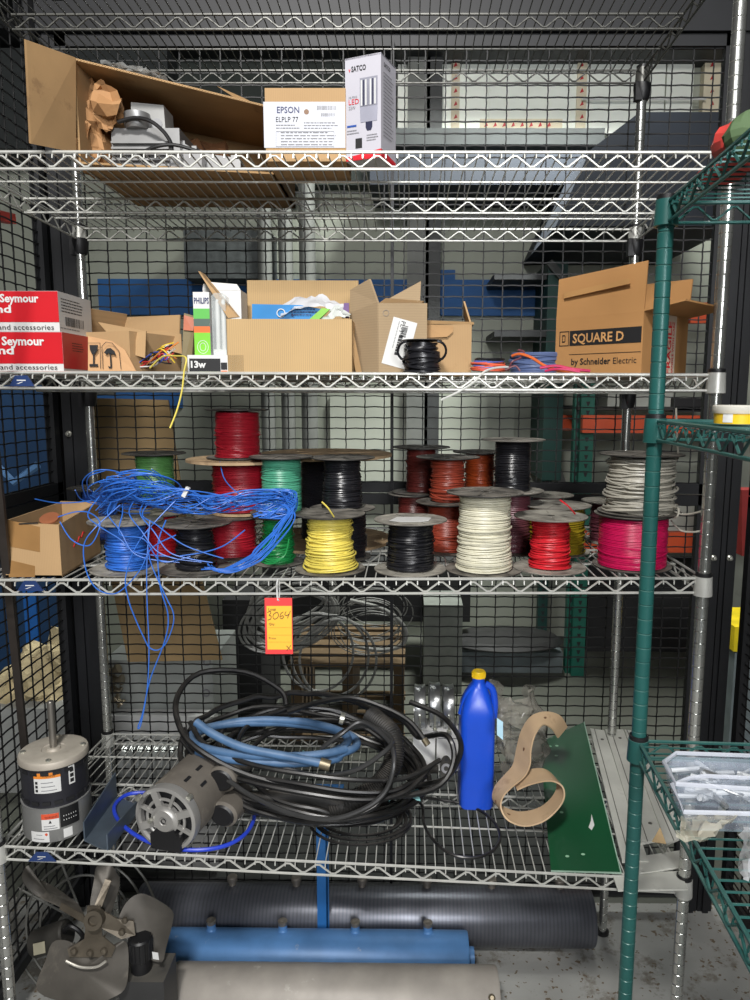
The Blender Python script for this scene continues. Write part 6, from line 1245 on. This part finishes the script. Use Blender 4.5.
e2 = cab('storage_tote', 'black bin on the upper orange beam level at the far right', 674, 398, 705, 412, 2.7, .3, ink, None, 'bin')
# perforated dark arms and post on far wall
for (x0,y0,x1,y1,lab) in ((494,274,546,280,'upper dark perforated steel arm in front of the blue band'),(494,331,546,337,'lower dark perforated steel arm below the blue band'),(548,262,560,480,'dark perforated vertical steel post beside the green rack')):
    wallrect('perforated_angle', lab, 'steel angle', x0, y0, x1, y1, 2.95, rgd if x0 == 548 else dkb, .04)
mb = MB(); mb.bar(at(549,262,2.9), at(571,288,2.9), .03, .04); tag(mb.build('brace', mat('grey brace', (84,86,84), .5), smooth=False), 'short grey diagonal brace left of the breaker carton', 'brace')
mb = MB(); mb.bar(at(548,440,3.0), at(566,494,3.0), .03, .04); tag(mb.build('brace', mat('grey brace', (84,86,84), .5), smooth=False), 'grey diagonal brace below, left of the green upright', 'brace')
# dark clutter low behind mesh
blkm = mat('dark clutter', (30,30,31), .7, 0, .3, 8)
e = cab('dark_crate', 'large near black crate low behind the mesh, left of the grey coils', 222, 600, 262, 690, 1.9, .5, blkm, 0, 'crate')
e = cab('dark_crate', 'near black long crate behind the coiled cables', 262, 560, 470, 622, 2.7, .4, blkm, None, 'crate'); e.location.z += 0
e = cab('dark_crate', 'dark crate under the orange beams at right', 590, 566, 720, 656, 3.1, .3, blkm, None, 'crate')  # crate body in one near black colour
wp = mat('weathered pallet wood', (96,78,54), .85, 0, .2, 8)
p0 = onz(262, 700, 0.0); 
e = thing('wooden_pallet', 'weathered wooden pallet on the floor under the coiled grey cables', 'pallet', (at(345,690,1.95).x, 2.1, 0))
xa = at(290,690,1.85).x; xb = at(405,690,1.85).x; zp = at(345,662,1.85).z
for (z, n) in ((zp, 5), (.01, 3)):
    for k in range(n): mb = MB(); mb.box(((xa+xb)/2, 1.85+.5*k/(n-1), z), (xb-xa, .08, .02)); mb.build('deck_board', wp, e, smooth=False)
for x in (xa+.03, (xa+xb)/2, xb-.03):
    mb = MB(); mb.box((x, 2.1, (zp+.01)/2), (.05, .5, zp-.03)); mb.build('stringer', wp, e, smooth=False)
gw = mat('grey conduit', (150,150,146), .4, .3, .15)
for k, (cx_, cy_, rx_, ry_, Y, n, lab) in enumerate(((290,610,42,26,1.75,16,'thick coil of grey cable behind the lot tag'), (372,622,34,22,1.8,10,'thin grey wire coil, rightmost behind the mesh'), (330,656,34,36,1.6,2,'two large upright loops of grey cable hanging behind the mesh'), (318,652,40,44,1.62,1,'single large grey cable loop, leftmost and lowest behind the mesh'))):
    mb = MB(); r = random.Random(k)
    for i in range(n):
        dx, dy = r.uniform(-6,6) if n > 3 else i*8, r.uniform(-16,14) if n > 3 else i*4; s = r.uniform(.8,1.15)
        P = []
        for j in range(36):
            t = j*2*PI/36; P.append(at(cx_+dx+rx_*s*math.cos(t), cy_+dy+ry_*s*math.sin(t)-.25*rx_*math.cos(t)*(1 if k == 0 else 0), Y+.03*math.sin(t)+i*.008))
        mb.tube(P, .006 if k != 1 else .0025, 6, True)
    tag(mb.build('cable_coil', gw), lab, 'cable')
mb = MB(); mb.tube(spline([at(350,600,1.7), at(385,610,1.7), at(405,628,1.7), at(402,645,1.7), at(380,650,1.7), at(350,645,1.7)], 8), .009, 8); tag(mb.build('cable_end', gw), 'thick grey conduit end curving right of the coils behind the mesh', 'cable')
# dark round lid on pale slab
c = at(505, 640, 2.7); mb = MB(); mb.lathe([(0,-.01),(.33,-.01),(.34,0),(.3,.03),(0,.06)], 36, Matrix.Translation((c.x, 2.7, c.z)) @ Matrix.Scale(.6,4,(0,1,0)), caps=False); tag(mb.build('round_lid', mat('dark lid', (44,44,44), .5, 0, .2)), 'wide dark shallow round lid lying behind the blue jug, far back', 'lid')
e = cab('pale_slab', 'low pale blue grey slab on the floor behind the mesh under the dark lid', 445, 652, 562, 676, 2.72, .4, mat('pale slab', (112,122,124), .7), 0, 'slab')
e = cab('grey_equipment', 'grey machine cover low behind the pipe clamps', 424, 605, 462, 660, 2.4, .3, mat('machine grey', (110,114,108), .6, 0, .2), 0, 'machine')
e = cab('yellow_bin', 'yellow bin seen through the right side mesh', 735, 627, 790, 652, 1.6, .3, mat('bright yellow bin', (232,206,20), .5), None, 'bin'); cab('grey_bin', 'pale grey box under the yellow bin beyond the right side mesh', 735, 653, 790, 760, 1.6, .3, mat('pale slab', (112,122,124), .7), 0, 'box')
mb = MB(); mb.prism([at(742,490,1.8), at(800,490,1.8), at(800,556,1.8), at(742,556,1.8)], (0,.1,0)); tag(mb.build('red_cabinet', mat('dull red panel', (140,36,34), .6), smooth=False), 'dull red cabinet seen through the right side mesh', 'cabinet')
# ------------------------------------------------------------ light
def area(name, loc, target, size, power, col=(1,1,1), sy=None):
    l = bpy.data.lights.new(name, 'AREA'); l.energy = power; l.size = size; l.color = col
    if sy: l.shape = 'RECTANGLE'; l.size_y = sy
    o = bpy.data.objects.new(name, l); C.objects.link(o); o.location = loc
    o.rotation_euler = (Vector(target)-Vector(loc)).to_track_quat('-Z', 'Y').to_euler()
    return o
area('ceiling_lamp', (-.35, -2.5, 4.0), (0, .2, 1.0), .5, 140, (1, .98, .95), .35)
area('aisle_lamp', (.9, -4.2, 2.6), (0.2, .3, .8), 1.3, 150, (.97, .98, 1))
area('rear_fill', (.9, 2.4, 4.3), (.7, 3.4, 2.4), .8, 190, (.97, 1, .95)).data.spread = math.radians(110)  # fill light added out of view to brighten the foil boards
w = bpy.data.worlds.new('world'); bpy.context.scene.world = w; w.use_nodes = True
w.node_tree.nodes['Background'].inputs[0].default_value = (.8, .85, .9, 1); w.node_tree.nodes['Background'].inputs[1].default_value = .15
sc = bpy.context.scene
sc.view_settings.view_transform = 'Standard'; sc.view_settings.look = 'None'; sc.view_settings.exposure = 0
